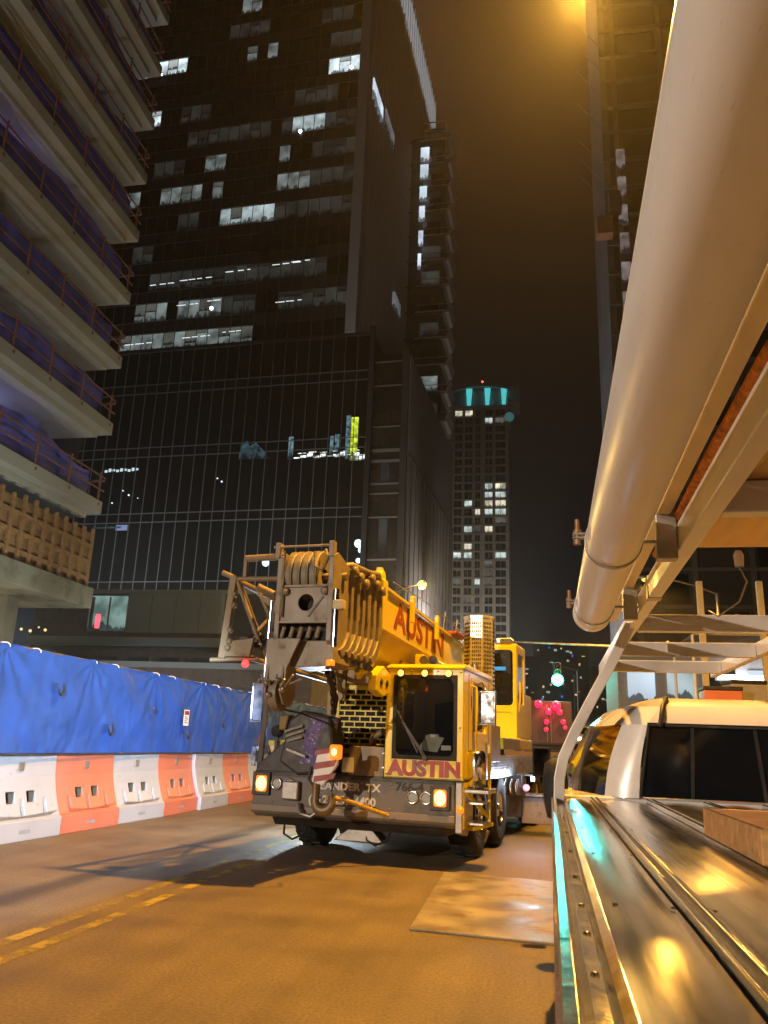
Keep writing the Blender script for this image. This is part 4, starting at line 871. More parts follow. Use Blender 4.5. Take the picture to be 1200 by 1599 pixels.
# --- boom head
bh = empty('boom_head'); bh.parent = cr
yf = -2.05
for x in (-.36, .30):
    MB().prism([(yf,2.62),(yf-.02,3.62),(yf+.12,3.68),(yf+.62,3.55),(yf+.75,2.5),(yf+.3,2.42)], 'x', x, x+.065).build('head_plate', T_, bh, .008)
def holeplate(mb, a0,a1,b0,b1,c,r,t0,t1):
    return mb.frame(a0,a1,b0,b1,(c[0]-r,c[0]+r,c[1]-r,c[1]+r), r*.999, t0, t1, 'y', 6)
holeplate(MB(), -.295,.30,2.84,3.26,(.02,3.07),.10,yf+.02,yf+.05).build('front_plate', T_, bh)
MB().box(-.295,.30,yf+.20,yf+.24,2.6,3.3).build('inner_plate', M['black'], bh)
MB().obox((.06,yf+.012,2.90),(.24,yf+.012,3.14),.022,.012,(0,1,0)).build('welded_bar', D_, bh)
MB().box(-.30,.30,yf-.01,yf+.06,3.25,3.275).build('plate_edge', T_, bh); MB().box(-.30,.30,yf-.01,yf+.06,2.825,2.85).build('plate_edge', T_, bh)
sh = MB().lathe([(.10,-.030),(.30,-.042),(.325,-.04),(.27,0),(.325,.04),(.30,.042),(.10,.030)], (0,0,0), 'x', 30); shm = sh.mesh('sheave', T_)
for k in range(4): inst('sheave', shm, bh, (-.22+.105*k, yf+.30, 3.42))
MB().cyl((-.40,yf+.3,3.42),(.42,yf+.3,3.42),.05,n=14).build('sheave_pin', M['steel'], bh)
rp_ = MB()
for k in range(4):
    x = -.22+.105*k
    rp_.tube([(x+.012,yf+.30+.295*math.cos(t), 3.42+.295*math.sin(t)) for t in [math.pi*(.05+i/14*1.1) for i in range(15)]], .011, 6)
rp_.tube([(.20,yf+.1,3.72),(.26,yf+.05,3.6),(.20,yf+.02,3.45),(.12,yf,3.5),(.10,yf+.02,3.68)], .02, 6)
rp_.tube([(-.27,yf-.03,3.69),(-.275,yf-.03,3.3),(-.27,yf-.02,2.9)], .013, 6)
rp_.build('hoist_rope', M['rope'], bh)
MB().cyl((-.42,yf-.02,3.74),(.36,yf-.02,3.74),.016,n=8).build('rope_guard', T_, bh)
for x in (-.36,.33): MB().box(x-.03,x+.03,yf-.05,yf+.06,3.60,3.79).build('guard_bracket', T_, bh, .008)
for k in range(5): MB().cyl((-.26+.11*k,yf+.02,2.66),(-.22+.11*k,yf+.0,2.78),.028,n=8).build('rope_clamp', T_, bh)
for s in (-.24,.26): MB().lathe([(.04,0),(.05,-.04),(.02,-.06),(.001,-.06)], (s,yf+.02,3.20), 'y', 10).build('pin_cap', T_, bh)
# lower nose with auxiliary sheave
MB().prism([(-.40,2.63),(.36,2.63),(.40,2.38),(.36,2.34),(-.10,2.32),(-.30,2.36)], 'y', yf+.06, yf+.55).build('head_underside', T_, bh, .01)
for x in (-.36,-.17): MB().prism([(yf-.02,2.66),(yf+.25,2.66),(yf+.28,2.0),(yf+.18,1.88),(yf-.02,1.90),(yf-.12,2.02)], 'x', x-.014, x+.014).build('nose_plate', T_, bh, .006)
MB().prism([(-.40,2.64),(.02,2.64),(-.13,2.30),(-.14,2.12),(-.40,2.12)], 'y', yf-.07, yf-.04).build('nose_front_plate', T_, bh, .006)
inst('nose_sheave', shm, bh, (-.265, yf+.06, 2.02), scale=(1.1,.62,.62))
for (x, z) in ((-.33,2.13),(-.20,2.16),(-.15,2.05),(-.30,2.0)): MB().lathe([(.03,0),(.035,-.05),(.018,-.09),(.001,-.09)], (x,yf-.08,z), 'y', 8).build('nose_pin', M['steel'], bh)
for k in range(6): MB().cyl((-.36+.06*k,yf-.1,2.06+.03*(k%3)),(-.40+.1*k,yf-.16,2.22-.05*(k%2)),.012,n=6).build('lever', M['steel'], bh)
MB().cyl((-.45,yf+.05,2.20),(-.43,yf+.05,3.1),.03,n=10).build('chrome_rod', M['chrome'], bh); MB().cyl((.40,yf+.02,2.55),(.40,yf+.02,3.22),.034,n=10).build('chrome_rod', M['chrome'], bh)
MB().box(.37,.50,yf-.02,yf+.10,2.98,3.09).build('rod_clamp', mat('cream_clamp', (.45,.36,.20), .5), bh, .01)
MB().lathe([(.05,0),(.05,.06),(.001,.07)], (.37,yf+.02,2.34), 'z', 12).build('amber_beacon', M['amberdim'], bh)
MB().tube([(.38,yf+.02,2.34),(.50,yf+.05,2.15),(.50,yf+.15,2.0),(.40,yf+.3,1.95)], .008, 6).build('loose_cable', M['black'], bh)
# --- stowed jib on the left
jb = empty('swing_jib'); jb.parent = cr
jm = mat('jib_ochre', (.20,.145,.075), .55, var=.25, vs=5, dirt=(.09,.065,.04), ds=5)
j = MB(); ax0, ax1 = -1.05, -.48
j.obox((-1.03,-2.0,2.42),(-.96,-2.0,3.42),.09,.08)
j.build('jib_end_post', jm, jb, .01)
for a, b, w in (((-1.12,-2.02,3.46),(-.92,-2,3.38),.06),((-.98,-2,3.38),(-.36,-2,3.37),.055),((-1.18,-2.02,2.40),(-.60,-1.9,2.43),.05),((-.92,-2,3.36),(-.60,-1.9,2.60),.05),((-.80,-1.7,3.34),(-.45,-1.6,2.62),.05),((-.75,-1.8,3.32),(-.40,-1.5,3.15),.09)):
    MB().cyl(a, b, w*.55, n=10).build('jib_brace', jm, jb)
for x, w_ in ((-.82,.045),(-.30,.055)): MB().obox((x,-2,3.40),(x,-2,3.67),w_,.05).build('roller_bracket', jm, jb, .008)
MB().cyl((-.82,-2,3.63),(-.30,-2,3.64),.042,n=12).build('rope_roller', jm, jb)
MB().prism([(-1.0,2.44),(-.97,2.62),(-.62,2.66),(-.66,2.44)], 'y', -2.03, -1.98).build('end_gusset', jm, jb, .008)
MB().prism([(-.74,3.22),(-.42,3.12),(-.42,2.96)], 'y', -1.85, -1.8).build('end_gusset', jm, jb, .008)
for (x, z) in ((-.98,3.18),(-.975,3.05),(-1.0,2.75),(-1.0,2.62),(-1.01,2.54)): MB().ball((x+.06,-2.04,z), .04, 8).build('weld_lump', jm, jb)
for a, b, w in (((-.98,-2,3.38),(-.98,7,3.05),.09),((-.98,-2,2.5),(-.98,7,2.3),.08),((-.5,-1.6,2.5),(-.62,7,2.3),.07),((-.5,-1.6,3.3),(-.62,7,3.0),.07)):
    MB().cyl(a, b, w*.5, n=8).build('jib_chord', jm, jb)
for k in range(9):
    y = -1.8 + k*.98; MB().cyl((-.98,y,2.5 if k%2 else 3.36),(-.98,y+.95,3.34 if k%2 else 2.48),.028,n=6).build('jib_lacing', jm, jb)
    MB().cyl((-.98,y,2.48),(-.55,y+.5,3.25),.024,n=6).build('jib_lacing', jm, jb)
for k in range(12): MB().obox((-.78+rnd.uniform(-.12,.22),-1.85,2.5+rnd.uniform(0,.25)),(-.68+rnd.uniform(-.15,.2),-1.8,2.55+rnd.uniform(0,.35)),.03,.04).build('chain_link', D_, jb)
hc = MB().tube([(-.52+.06*math.sin(t*.9),-1.75,3.25-.07*t) for t in range(12)], .03, 6); hc.tube([(-.45+.05*math.cos(t*.8),-1.8,3.2-.065*t) for t in range(12)], .028, 6); hc.build('chain_bundle', D_, jb)
MB().ball((-.72,-2.0,2.36), .045, 8).build('red_marker', glow('red_marker', (1,.03,.03), 5), jb)
# --- hook block hung in front of the bumper
hk = empty('hook_block'); hk.parent = cr
MB().prism([(-.86,1.24),(-.74,1.78),(-.56,1.90),(-.16,1.82),(-.08,1.4),(-.20,1.12),(-.58,1.08)], 'y', -.62, -.20).build('hook_cheek', D_, hk, .04)
MB().prism([(-.84,1.64),(-.94,1.64),(-.94,1.82),(-.80,1.84)], 'y', -.5, -.3).build('hook_lug', mat('hook_lug_paint', (.20,.13,.03), .6), hk, .02)
fm = mat('star_patterned_cloth', (.11,.08,.22), .7, var=.5, vs=9, dirt=(.75,.70,.70), ds=26, dt=.56, bump=.3, bs=30)
cl = MB(); n1, n2 = 22, 14; vs = []
for j_ in range(n2+1):
    for i_ in range(n1+1):
        s_ = i_/n1; t_ = j_/n2; ang = -.9 + 2.3*t_
        rr = .26 + .03*noise.noise((s_*4, t_*5, 2)) 
        vs.append((-.36 + rr*math.sin(ang)*1.05 - .14*(1-s_)*.6, -.44 - rr*.75*math.cos(ang), 1.22 + .58*s_ + .03*noise.noise((s_*5+3, t_*4, 1))))
cl.add(vs, [(a*(n1+1)+b, a*(n1+1)+b+1, (a+1)*(n1+1)+b+1, (a+1)*(n1+1)+b) for a in range(n2) for b in range(n1)], True); cl.build('hook_cover', fm, hk)
for a, b in (((-.78,-.64,1.62),(-.52,-.66,1.70)),((-.76,-.64,1.56),(-.50,-.66,1.64)),((-.74,-.64,1.5),(-.52,-.66,1.56))): MB().obox(a, b, .02, .03).build('cheek_slot', T_, hk)
MB().obox((-.72,-.66,1.40),(-.44,-.69,1.32),.05,.03).build('cheek_bar', M['steel'], hk)
vb = MB().prism([(-.30,1.02),(-.24,1.40),(.02,1.40),(.04,1.24),(-.14,.98)], 'y', -.80, -.72).build('striped_tail', M['white'], hk, .02)
for k, (za, zb) in enumerate(((1.02,1.09),(1.17,1.25),(1.34,1.40))):
    MB().prism([(-.27,za),(-.26,zb),(.03,zb+.05),(.0,za+.05)], 'y', -.806, -.800).build('red_stripe', M['red'], vb)
MB().box(-.06,.08,-.86,-.72,1.30,1.48).build('amber_lamp', M['amberdim'], hk, .03); MB().ball((.01,-.85,1.39), .04, 10).build('lamp_bulb', M['amber'], hk)
hkp = [(-.25,-.72,1.10),(-.26,-.72,.98)] + [(-.15-.115*math.cos(t), -.72, .80-.115*math.sin(t)) for t in [i*.31 for i in range(11)]] + [(-.05,-.72,.90)]
MB().tube(hkp, [.055,.055]+[.05+.022*math.sin(i/10*math.pi) for i in range(11)]+[.015], 12).build('hook', mat('hook_steel', (.20,.14,.07), .5, .5, var=.3), hk)
MB().tube([(-.33,-.74,1.20),(-.36,-.74,1.05),(-.30,-.74,.98),(-.27,-.74,1.08)], .022, 6).build('safety_latch', D_, hk)
MB().tube([(-.02,-.76,1.22),(.0,-.80,1.0),(-.02,-.8,.92)], .012, 6).build('lamp_wire', M['black'], hk)
MB().cyl((-.27,-2.0,1.86),(-.62,-.44,1.86),.014,n=6).build('hoist_line', M['black'], hk); MB().tube([(.16,-1.6,2.3),(.02,-.9,2.05),(-.16,-.5,1.86)], .03, 8).build('hoist_line', M['black'], hk)
chl = MB().lathe([(.045+.014*math.cos(t*1.047), .014*math.sin(t*1.047)) for t in range(7)], (0,0,0), 'x', 12).mesh('chain_link', D_)
for k in range(8): inst('chain_link', chl, hk, (.10-.035*k, -1.25+.1*k, 2.28-.055*k), (0,0,1.57*(k%2)), (1,.8,1.3))
MB().tube([(-.10,-.74,.84),(.05,-.55,.82),(.25,-.28,.72),(.42,-.06,.64),(.48,-.02,.62)], .028, 8).build('yellow_sling', mat('yellow_webbing', (.42,.27,.04), .8, var=.25, vs=14), hk)
MB().tube([(-.18,-.74,.86),(-.4,-.4,.78),(-.56,-.1,.72)], .02, 8).build('lashing', M['steel'], hk)

# ================================================================ PICKUP   local: x = right, y = forward (away), z = up
pk = tag(empty('pickup_truck', (0,0,0), R(-1.04)), 'white pickup truck with ribbed aluminium bed cover and ladder rack at right', 'pickup truck')
coverm = mat('scuffed_aluminium_cover', (.76,.74,.71), .19, .95, var=.14, vs=5, bump=.08, bs=6, aniso=1.0, rvar=.05, dirt=(.50,.47,.42), ds=9, dt=.66, stretch=(5,.25,1))
ribm = mat('aluminium_rib', (.70,.69,.66), .18, 1.0, var=.1, vs=12, bump=.05, bs=30, rvar=.06)
lav = mat('white_truck_paint', (.70,.67,.66), .28, var=.03, vs=3, coat=.6, bump=.01, bs=10)
rackm = mat('rack_powder_coat', (.62,.59,.57), .4, .25, var=.08, vs=5, dirt=(.42,.34,.24), ds=4, dt=.62, bump=.03)
Zc = 1.2
edges = [.10,.255,.30,.62,.665,.98,1.02,1.34,1.38,1.66,1.70,1.92]
for k in range(0, 12, 2):
    a, b = ((.115,.25),(.31,.61),(.675,.97),(1.03,1.33),(1.39,1.65),(1.71,1.90))[k//2]
    if k == 0: a = .10
    p = MB(); nu, nv = 12, 90; vs = []
    for j in range(nv+1):
        for i in range(nu+1):
            u = a + (b-a)*i/nu; v = .35 + 5.6*j/nv; t = i/nu
            vs.append((u, v, Zc - .006 + .010*math.sin(t*math.pi) + .0035*noise.noise((u*6, v*1.3, k))))
    p.add(vs, [(j*(nu+1)+i, j*(nu+1)+i+1, (j+1)*(nu+1)+i+1, (j+1)*(nu+1)+i) for j in range(nv) for i in range(nu)], True)
    p.build('cover_panel', coverm, pk)
for a, b, h in ((.255,.272,.016),(.288,.305,.016),(.615,.632,.018),(.652,.670,.018),(.975,.99,.018),(1.01,1.025,.018),(1.335,1.35,.018),(1.37,1.385,.018),(1.655,1.67,.018),(1.69,1.705,.018)):
    MB().prism([(a,Zc-.03),(a,Zc+h-.004),(a+.004,Zc+h),(b-.004,Zc+h),(b,Zc+h-.004),(b,Zc-.03)], 'y', .35, 5.95).build('cover_rib', ribm, pk, .002)
for a, b in ((.272,.288),(.632,.652),(.99,1.01),(1.35,1.37),(1.67,1.69)):
    MB().box(a, b, .35, 5.95, Zc-.03, Zc-.004).build('cover_channel', coverm, pk)
MB().prism([(.015,Zc-.10),(.0,Zc-.05),(.0,Zc-.005),(.008,Zc+.004),(.028,Zc+.004),(.034,Zc-.004),(.034,Zc-.10)], 'y', .2, 5.98).build('bed_edge_rail', ribm, pk, .002)
MB().prism([(.036,Zc-.10),(.036,Zc-.035),(.05,Zc-.03),(.075,Zc-.032),(.084,Zc-.02),(.098,Zc-.01),(.105,Zc-.006),(.105,Zc-.1)], 'y', .2, 5.97).build('edge_gutter', ribm, pk, .002)
for v in (1.45,1.75,2.05,2.5,3.1,3.8,4.6): MB().lathe([(.008,0),(.007,.004),(.001,.005)], (.062,v,Zc-.031), 'z', 10).build('rivet', M['chrome'], pk)
for v in (1.0,1.9,2.8,3.7,4.6,5.5):
    for u in (.125,.24,.32,.60,.69,.96): MB().lathe([(.006,0),(.005,.003),(.001,.004)], (u,v,Zc+.0), 'z', 8).build('rivet', ribm, pk)
MB().box(.012,.05,.2,5.98,.52,Zc-.10).build('bed_side', lav, pk); MB().box(1.93,2.02,.2,5.98,.52,Zc).build('bed_side', lav, pk)
MB().box(.05,1.93,.2,.26,.5,Zc-.1).build('tailgate', lav, pk)
MB().box(.10,1.9,.3,9.5,.45,.7).build('chassis', M['dark'], pk)
for v in (2.6, 9.6):
    for u in (.16, 1.87):
        w = empty('wheel', (u, v, .40)); w.parent = pk; w.scale = (.72,.72,.72); w.rotation_euler = (0,0,math.pi if u < 1 else 0)
        inst('tyre', tyreme, w); inst('rim', rimme, w)
cabe = empty('pickup_cab'); cabe.parent = pk
MB().box(.05,2.27,6.02,8.7,.5,Zc+.02).build('cab_body', lav, cabe, .04)
MB().prism([(8.6,.5),(8.6,1.22),(9.4,1.18),(10.6,1.10),(10.75,.9),(10.75,.5)], 'x', .08, 2.24).build('hood', lav, cabe, .06)
CX = 1.16
belt = [(.58,6.02),(.46,6.03),(.36,6.10),(.19,6.75),(.12,7.5),(.12,8.7)]
sillo = [(.66,6.05),(.56,6.07),(.50,6.16),(.36,6.80),(.31,7.5),(.36,8.1)]     # w 1.70
roofo = [(.76,6.12),(.68,6.17),(.62,6.28),(.50,6.9),(.46,7.5),(.50,8.0)]      # w 1.83
topo = [(.86,6.40),(.80,6.45),(.76,6.55),(.70,7.0),(.68,7.5),(.70,7.9)]       # w 1.905
hs = [(belt,1.215),(sillo,1.70),(roofo,1.83),(topo,1.905)]
def strip(name, m, i0, i1, h0, h1, mirror=True, sub=6, parent=cabe):
    for sgn in ((1,-1) if mirror else (1,)):
        b = MB(); vs = []
        (o0, w0), (o1, w1) = hs[h0], hs[h1]
        for r_ in range(sub+1):
            t = r_/sub
            for i in range(i0, i1+1):
                u = o0[i][0]*(1-t) + o1[i][0]*t; v = o0[i][1]*(1-t) + o1[i][1]*t
                if h0 == 0: u -= .05*math.sin(t*math.pi)*(.3 if i < 2 else .5)
                vs.append((CX + sgn*(u-CX), v, w0*(1-t) + w1*t))
        n = i1-i0+1
        b.add(vs, [(r_*n+i, r_*n+i+1, (r_+1)*n+i+1, (r_+1)*n+i) for r_ in range(sub) for i in range(n-1)], True)
        o = b.build(name, m, parent)
strip('corner_pillar', lav, 0, 2, 0, 1)
strip('side_window', M['dglass'], 2, 3, 0, 1); strip('side_window', M['dglass'], 3, 5, 0, 1)
strip('roof_edge', lav, 0, 5, 1, 2); strip('roof_shoulder', lav, 0, 5, 2, 3)
for sgn in (1,-1):
    pts0, pts1 = (.19,6.75,1.22), (.36,6.80,1.70)
    q = MB().obox((CX+sgn*(pts0[0]-CX)-.01*sgn,pts0[1],pts0[2]), (CX+sgn*(pts1[0]-CX)-.035*sgn,pts1[1],pts1[2]), .05, .03); q.build('door_pillar', lav if False else M['steel'], cabe)
rb_ = MB()
def span(w, o, i): return (o[i][0], o[i][1], w), (2*CX-o[i][0], o[i][1], w)
a0, a1 = span(1.70, sillo, 0); b0, b1 = span(1.83, roofo, 0); c0, c1 = span(1.905, topo, 0)
d0, d1 = (topo[5][0], topo[5][1], 1.905), (2*CX-topo[5][0], topo[5][1], 1.905)
rb_.add([a0,a1,b1,b0,c1,c0,d1,d0], [(0,1,2,3),(3,2,4,5),(5,4,6,7)], True); rb_.build('roof_panel', lav, cabe)
top_l = MB().add([(o[0],o[1],1.905) for o in topo] + [(2*CX-o[0],o[1],1.905) for o in topo[::-1]], [tuple(range(12))]); top_l.build('roof_top', lav, cabe)
MB().add([(.60,6.055,1.225),(1.72,6.055,1.225),(1.64,6.09,1.69),(.68,6.09,1.69)], [(0,1,2,3)]).build('rear_window', M['dglass'], cabe)
MB().tube([(.59,6.03,1.22),(.67,6.06,1.70),(1.65,6.06,1.70),(1.73,6.03,1.22)], .014, 6).build('window_seal', M['black'], cabe)
MB().add([(sillo[0][0],6.05,1.69),(sillo[0][0],6.05,1.715),(2*CX-sillo[0][0],6.05,1.715),(2*CX-sillo[0][0],6.05,1.69)], [(0,1,2,3)]).build('window_header', M['dglass'], cabe)
st_ = MB(); st_.tube([(.74,6.02,1.69),(.755,6.04,1.76),(.775,6.10,1.835),(.83,6.30,1.90),(.84,6.9,1.918),(.84,7.5,1.918)], .016, 6); st_.build('roof_strap', M['dark'], cabe)
wm = MB().frame(-.155,.0,1.28,1.53,(-.14,-.015,1.295,1.515),.02,7.5,7.58).build('wing_mirror', M['black'], cabe, .012)
MB().box(-.145,-.01,7.53,7.56,1.29,1.52).build('mirror_glass', mat('mirror_glass', (.35,.25,.15), .08, 1.0), wm)
MB().lathe([(.02,0),(.07,.02),(.095,.14),(.10,.28),(.085,.42),(.03,.47),(.001,.47)], (.035,6.95,.98), 'z', 16).build('mirror_housing', M['black'], cabe)
# roof clearance lamps
for u in (.93, 1.39): MB().obox((u,6.05,1.225),(u+(.03 if u < 1.1 else -.03),6.083,1.69),.022,.012).build('window_divider', M['black'], cabe)
MB().box(1.04,1.28,6.085,6.11,1.735,1.765).build('brake_lamp', M['red'], cabe, .005)
MB().box(.08,2.2,5.985,6.015,.6,1.19).build('cab_gap_seal', M['black'], cabe)
# ---- ladder rack
rk = empty('ladder_rack'); rk.parent = pk
def boxtube(name, p0, p1, w, h, m=rackm): return MB().obox(p0, p1, w, h).build(name, m, rk, .006)
for u in (.585, 1.77):
    boxtube('side_rail', (u,-.6,2.40), (u,4.70,2.40), .070, .12); boxtube('side_rail', (u,4.71,2.398), (u,9.6,2.398), .066, .115)
    MB().box(u-.039,u+.039,4.66,4.76,2.335,2.465).build('rail_sleeve', M['steel'], rk, .004)
for sgn in (1,-1):
    pp = [(.05,5.93,1.16),(.055,5.93,1.32),(.085,5.93,1.46),(.17,5.93,1.64),(.30,5.93,1.88),(.43,5.93,2.11),(.565,5.93,2.37)]
    vs = []; b = MB()
    pts = [Vector((CX+sgn*(p[0]-CX),p[1],p[2])) for p in pp]
    for i, p in enumerate(pts):
        d = (pts[min(i+1,6)]-pts[max(i-1,0)]).normalized(); s = d.cross(Vector((0,1,0))).normalized()
        for a_, c_ in ((-1,-1),(1,-1),(1,1),(-1,1)): vs.append(p + s*(.036*a_) + Vector((0,.05*c_,0)))
    b.add(vs, [(i*4+k, i*4+(k+1)%4, (i+1)*4+(k+1)%4, (i+1)*4+k) for i in range(6) for k in range(4)] + [(0,1,2,3),(27,26,25,24)]); b.build('rack_post', rackm, rk, .006)
for v, w in ((5.98,2.39),(7.5,2.39),(9.0,2.39),(3.0,2.40),(.6,2.40)):
    boxtube('cross_bar', (.62,v,w), (1.735,v,w), .07, .12)
for v in (3.52, 5.20): MB().box(.46,.545,v,v+.07,2.30,2.56).build('tube_bracket', M['steel'], rk, .004)
boxtube('load_beam', (.495,.4,2.53), (.495,6.6,2.53), .06, .07, mat('tan_beam', (.50,.42,.30), .5, .2, var=.12, vs=4))
MB().lathe([(.018,0),(.022,.05),(.012,.07),(.001,.07)], (.80,3.6,2.28), 'z', 10).build('cable_plug', M['white'], rk)
MB().tube([(.80,3.6,2.28),(.83,3.62,2.22),(.81,3.7,2.15),(.74,3.8,2.10),(.72,3.9,2.14)], .004, 6).build('loose_cable', M['steel'], rk)
MB().tube([(.555,4.3,2.50),(.56,3.6,2.49),(.56,2.8,2.505),(.565,2.0,2.50)], .020, 7).build('lashing_rope', mat('orange_rope', (.40,.15,.04), .9, var=.5, vs=30, bump=.6, bs=80), rk)
# ---- plywood on the rack and timber on the cover
ply = tag(MB().box(.66,1.62,-.3,4.02,2.466,2.50).build('plywood_sheet', mat('plywood', (.42,.27,.12), .6, var=.2, vs=2, stretch=(8,1,1), bump=.08, bs=20), None, .003), 'plywood sheet lying on top of the ladder rack', 'plywood')
ply.rotation_euler = (0,0,R(-1.04))
tim = tag(empty('timber_crate', (1.07,3.0,1.219), R(-1)), 'shallow open timber crate on the pickup bed cover', 'crate')
cratem = mat('crate_pine', (.44,.235,.085), .7, var=.3, vs=3, stretch=(1,10,10), bump=.2, bs=20)
for a in ((-.45,.45,-.45,-.43),(-.45,.45,.43,.45),(-.45,-.43,-.43,.43),(.43,.45,-.43,.43)): MB().box(*a,0,.095).build('crate_side', cratem, tim, .004)
for k in range(4): MB().box(-.43,.43,-.43+.215*k,-.225+.215*k,.004,.02).build('crate_slat', cratem, tim, .003)
# ---- white tube carried beside the rack
pc = tag(empty('white_tube', (0,0,0), R(-1.04)), 'long white plastic tube clamped beside the pickup rack', 'tube')
tubm = mat('white_pvc', (.70,.68,.66), .45, var=.06, vs=1.6, stretch=(6,1,6), dirt=(.50,.44,.36), ds=24, dt=.62, bump=.03, bs=5)
pu, pw, pr_ = .284, 2.385, .116
t = MB(); t.lathe([(pr_,-.6),(pr_,5.50),(pr_-.008,5.52),(pr_-.010,5.50),(pr_-.010,-.6)], (pu,0,pw), 'y', 56); t.build('tube_wall', tubm, pc)
t = MB(); t.lathe([(pr_,5.42),(pr_+.006,5.43),(pr_+.006,5.515),(pr_,5.52)], (pu,0,pw), 'y', 56); t.build('end_collar', tubm, pc)
MB().lathe([(pr_-.012,5.40),(.001,5.40)], (pu,0,pw), 'y', 32).build('end_cap', tubm, pc)
for v in (3.55, 5.22):
    c = MB().lathe([(pr_+.002,v-.018),(pr_+.007,v-.018),(pr_+.007,v+.018),(pr_+.002,v+.018)], (pu,0,pw), 'y', 48); 
    cc = c.build('clamp_ring', M['steel'], pc)
    MB().box(pu-pr_-.055,pu-pr_-.002,v-.014,v+.014,pw+.030,pw+.038).build('clamp_tab', M['steel'], cc); MB().box(pu-pr_-.055,pu-pr_-.002,v-.014,v+.014,pw+.012,pw+.020).build('clamp_tab', M['steel'], cc)
    bo = MB().cyl((pu-pr_-.035,v,pw-.005),(pu-pr_-.035,v,pw+.10),.010,n=8); bo.cyl((pu-pr_-.035,v,pw-.012),(pu-pr_-.035,v,pw+.008),.019,n=6); bo.cyl((pu-pr_-.035,v,pw+.038),(pu-pr_-.035,v,pw+.052),.018,n=6); bo.build('clamp_bolt', mat('rusty_bolt', (.28,.17,.10), .55, .6, var=.3) if v < 4 else bpy.data.materials['rusty_bolt'], cc)
    MB().box(pu+pr_-.02,.56,v-.014,v+.014,pw-.012,pw+.0).build('clamp_strap', M['steel'], cc)

# ================================================================ STREET LAMPS, SEEN AND ASSUMED
poleM = mat('lamp_pole', (.22,.21,.20), .5, .6)
def street_lamp(name, base, head, col, watts, label, st=60, group='street lamps', cut=False, ball=.17):
    r = tag(empty(name, base), label, 'street lamp', group)
    hx, hy, hz = head[0]-base[0], head[1]-base[1], head[2]-base[2]
    MB().cyl((0,0,0),(0,0,.3),.18,n=16).build('pole_base', poleM, r)
    MB().cyl((0,0,.3),(0,0,hz-.5),.11,.075,n=14).build('pole', poleM, r)
    L_ = math.hypot(hx, hy)
    MB().tube([(hx*t, hy*t, hz-.55+.62*math.sin(min(t*1.25,1)*math.pi/2)) for t in [i/10*.92 for i in range(11)]], .045, 8).build('arm', poleM, r)
    dx, dy = hx/L_, hy/L_
    h = MB(); n = 10; 
    prof = [(-.42,.03,.05),(-.35,.10,.09),(-.1,.18,.13),(.2,.19,.14),(.38,.12,.09),(.44,.03,.04)]
    vs = []
    for s_, w_, t_ in prof:
        for k in range(n):
            a = 2*math.pi*k/n; vs.append((hx+dx*s_-dy*w_*math.cos(a), hy+dy*s_+dx*w_*math.cos(a), hz+.10+t_*math.sin(a)*.8))
    h.add(vs, [(i*n+k, i*n+(k+1)%n, (i+1)*n+(k+1)%n, (i+1)*n+k) for i in range(5) for k in range(n)], True); hd = h.build('lamp_head', poleM, r)
    MB().ball((hx+dx*.1,hy+dy*.1,hz-.02), ball, 14, .6 if ball < .2 else .9).build('lamp_lens', glow(name+'_lens_glow', col, st, False), hd)
    if watts:
        l = bpy.data.lights.new('lamp_light', 'SPOT' if cut else 'POINT'); l.energy = watts;
        if cut: l.spot_size = R(162); l.spot_blend = .3
        l.color = col; l.shadow_soft_size = .12
        o = bpy.data.objects.new('lamp_light', l); C.objects.link(o); o.parent = r; o.location = (hx+dx*.1, hy+dy*.1, hz-.32)
    return r
street_lamp('street_lamp', (5.2,9.7,0), (.78,9.34,12.0), SODIUM, KEY_W, 'sodium street lamp overhead at the top edge by the white tube', 60, cut=True)
street_lamp('street_lamp', (-15.5,-16,0), (-13.0,-14,6.0), WARMW, FILL_W, 'assumed white fill lamp added on the left behind the camera, out of the picture')  # unseen fill lamp, added to whiten the crane front and the tube
street_lamp('street_lamp', (-11.2,57.5,0), (-7.3,53.2,11.9), (1.0,.62,.14), FAR_W, 'yellow street lamp shining above the crane boom in front of the tower', 3.2, ball=.30)
street_lamp('street_lamp', (9.2,43,.8), (5.7,42,10.0), SODIUM, 9000, 'assumed sodium street lamp hidden behind the ladder rack rail further up the street', 3, cut=True)  # unseen lamp, assumed there to put a streak on the bed cover
# unseen lamps added to brighten the tower facades
for i, x in enumerate((-26, -44, -62)):
    street_lamp('facade_fill_lamp', (x,84,0), (x,80.5,8.0), (.86,.93,1.0), CITY_W, ('right','middle','left')[i] + ' added lamp lighting the glass tower, hidden behind the low building', 20, 'added facade lamps')
street_lamp('facade_fill_lamp', (-6.5,112,5), (-9.5,112,16), (.95,.90,.86), 9000, 'added white lamp lighting the tower side by the balcony tower, hidden behind the crane', 20, 'added facade lamps')  # added to brighten the tower side and the balcony tower
street_lamp('facade_fill_lamp', (2,262,13.9), (-2,262,24), (.95,.90,.80), 45000, 'added white lamp lighting the distant apartment tower from its foot', 20, 'added facade lamps')  # added because nothing else lights the apartment tower
street_lamp('site_lamp', (-16,22,0), (-14.5,22,3.0), (.96,1.0,.80), 2100, 'assumed site lamp hidden behind the blue fence lighting the slabs', 20, 'assumed site lamps')  # unseen lamp added to light the slab undersides from below
street_lamp('site_lamp', (-16,31,0), (-14.5,31,3.0), (.96,1.0,.80), 1400, 'second assumed site lamp hidden behind the far end of the fence', 20, 'assumed site lamps')  # another unseen lamp added for the slab undersides
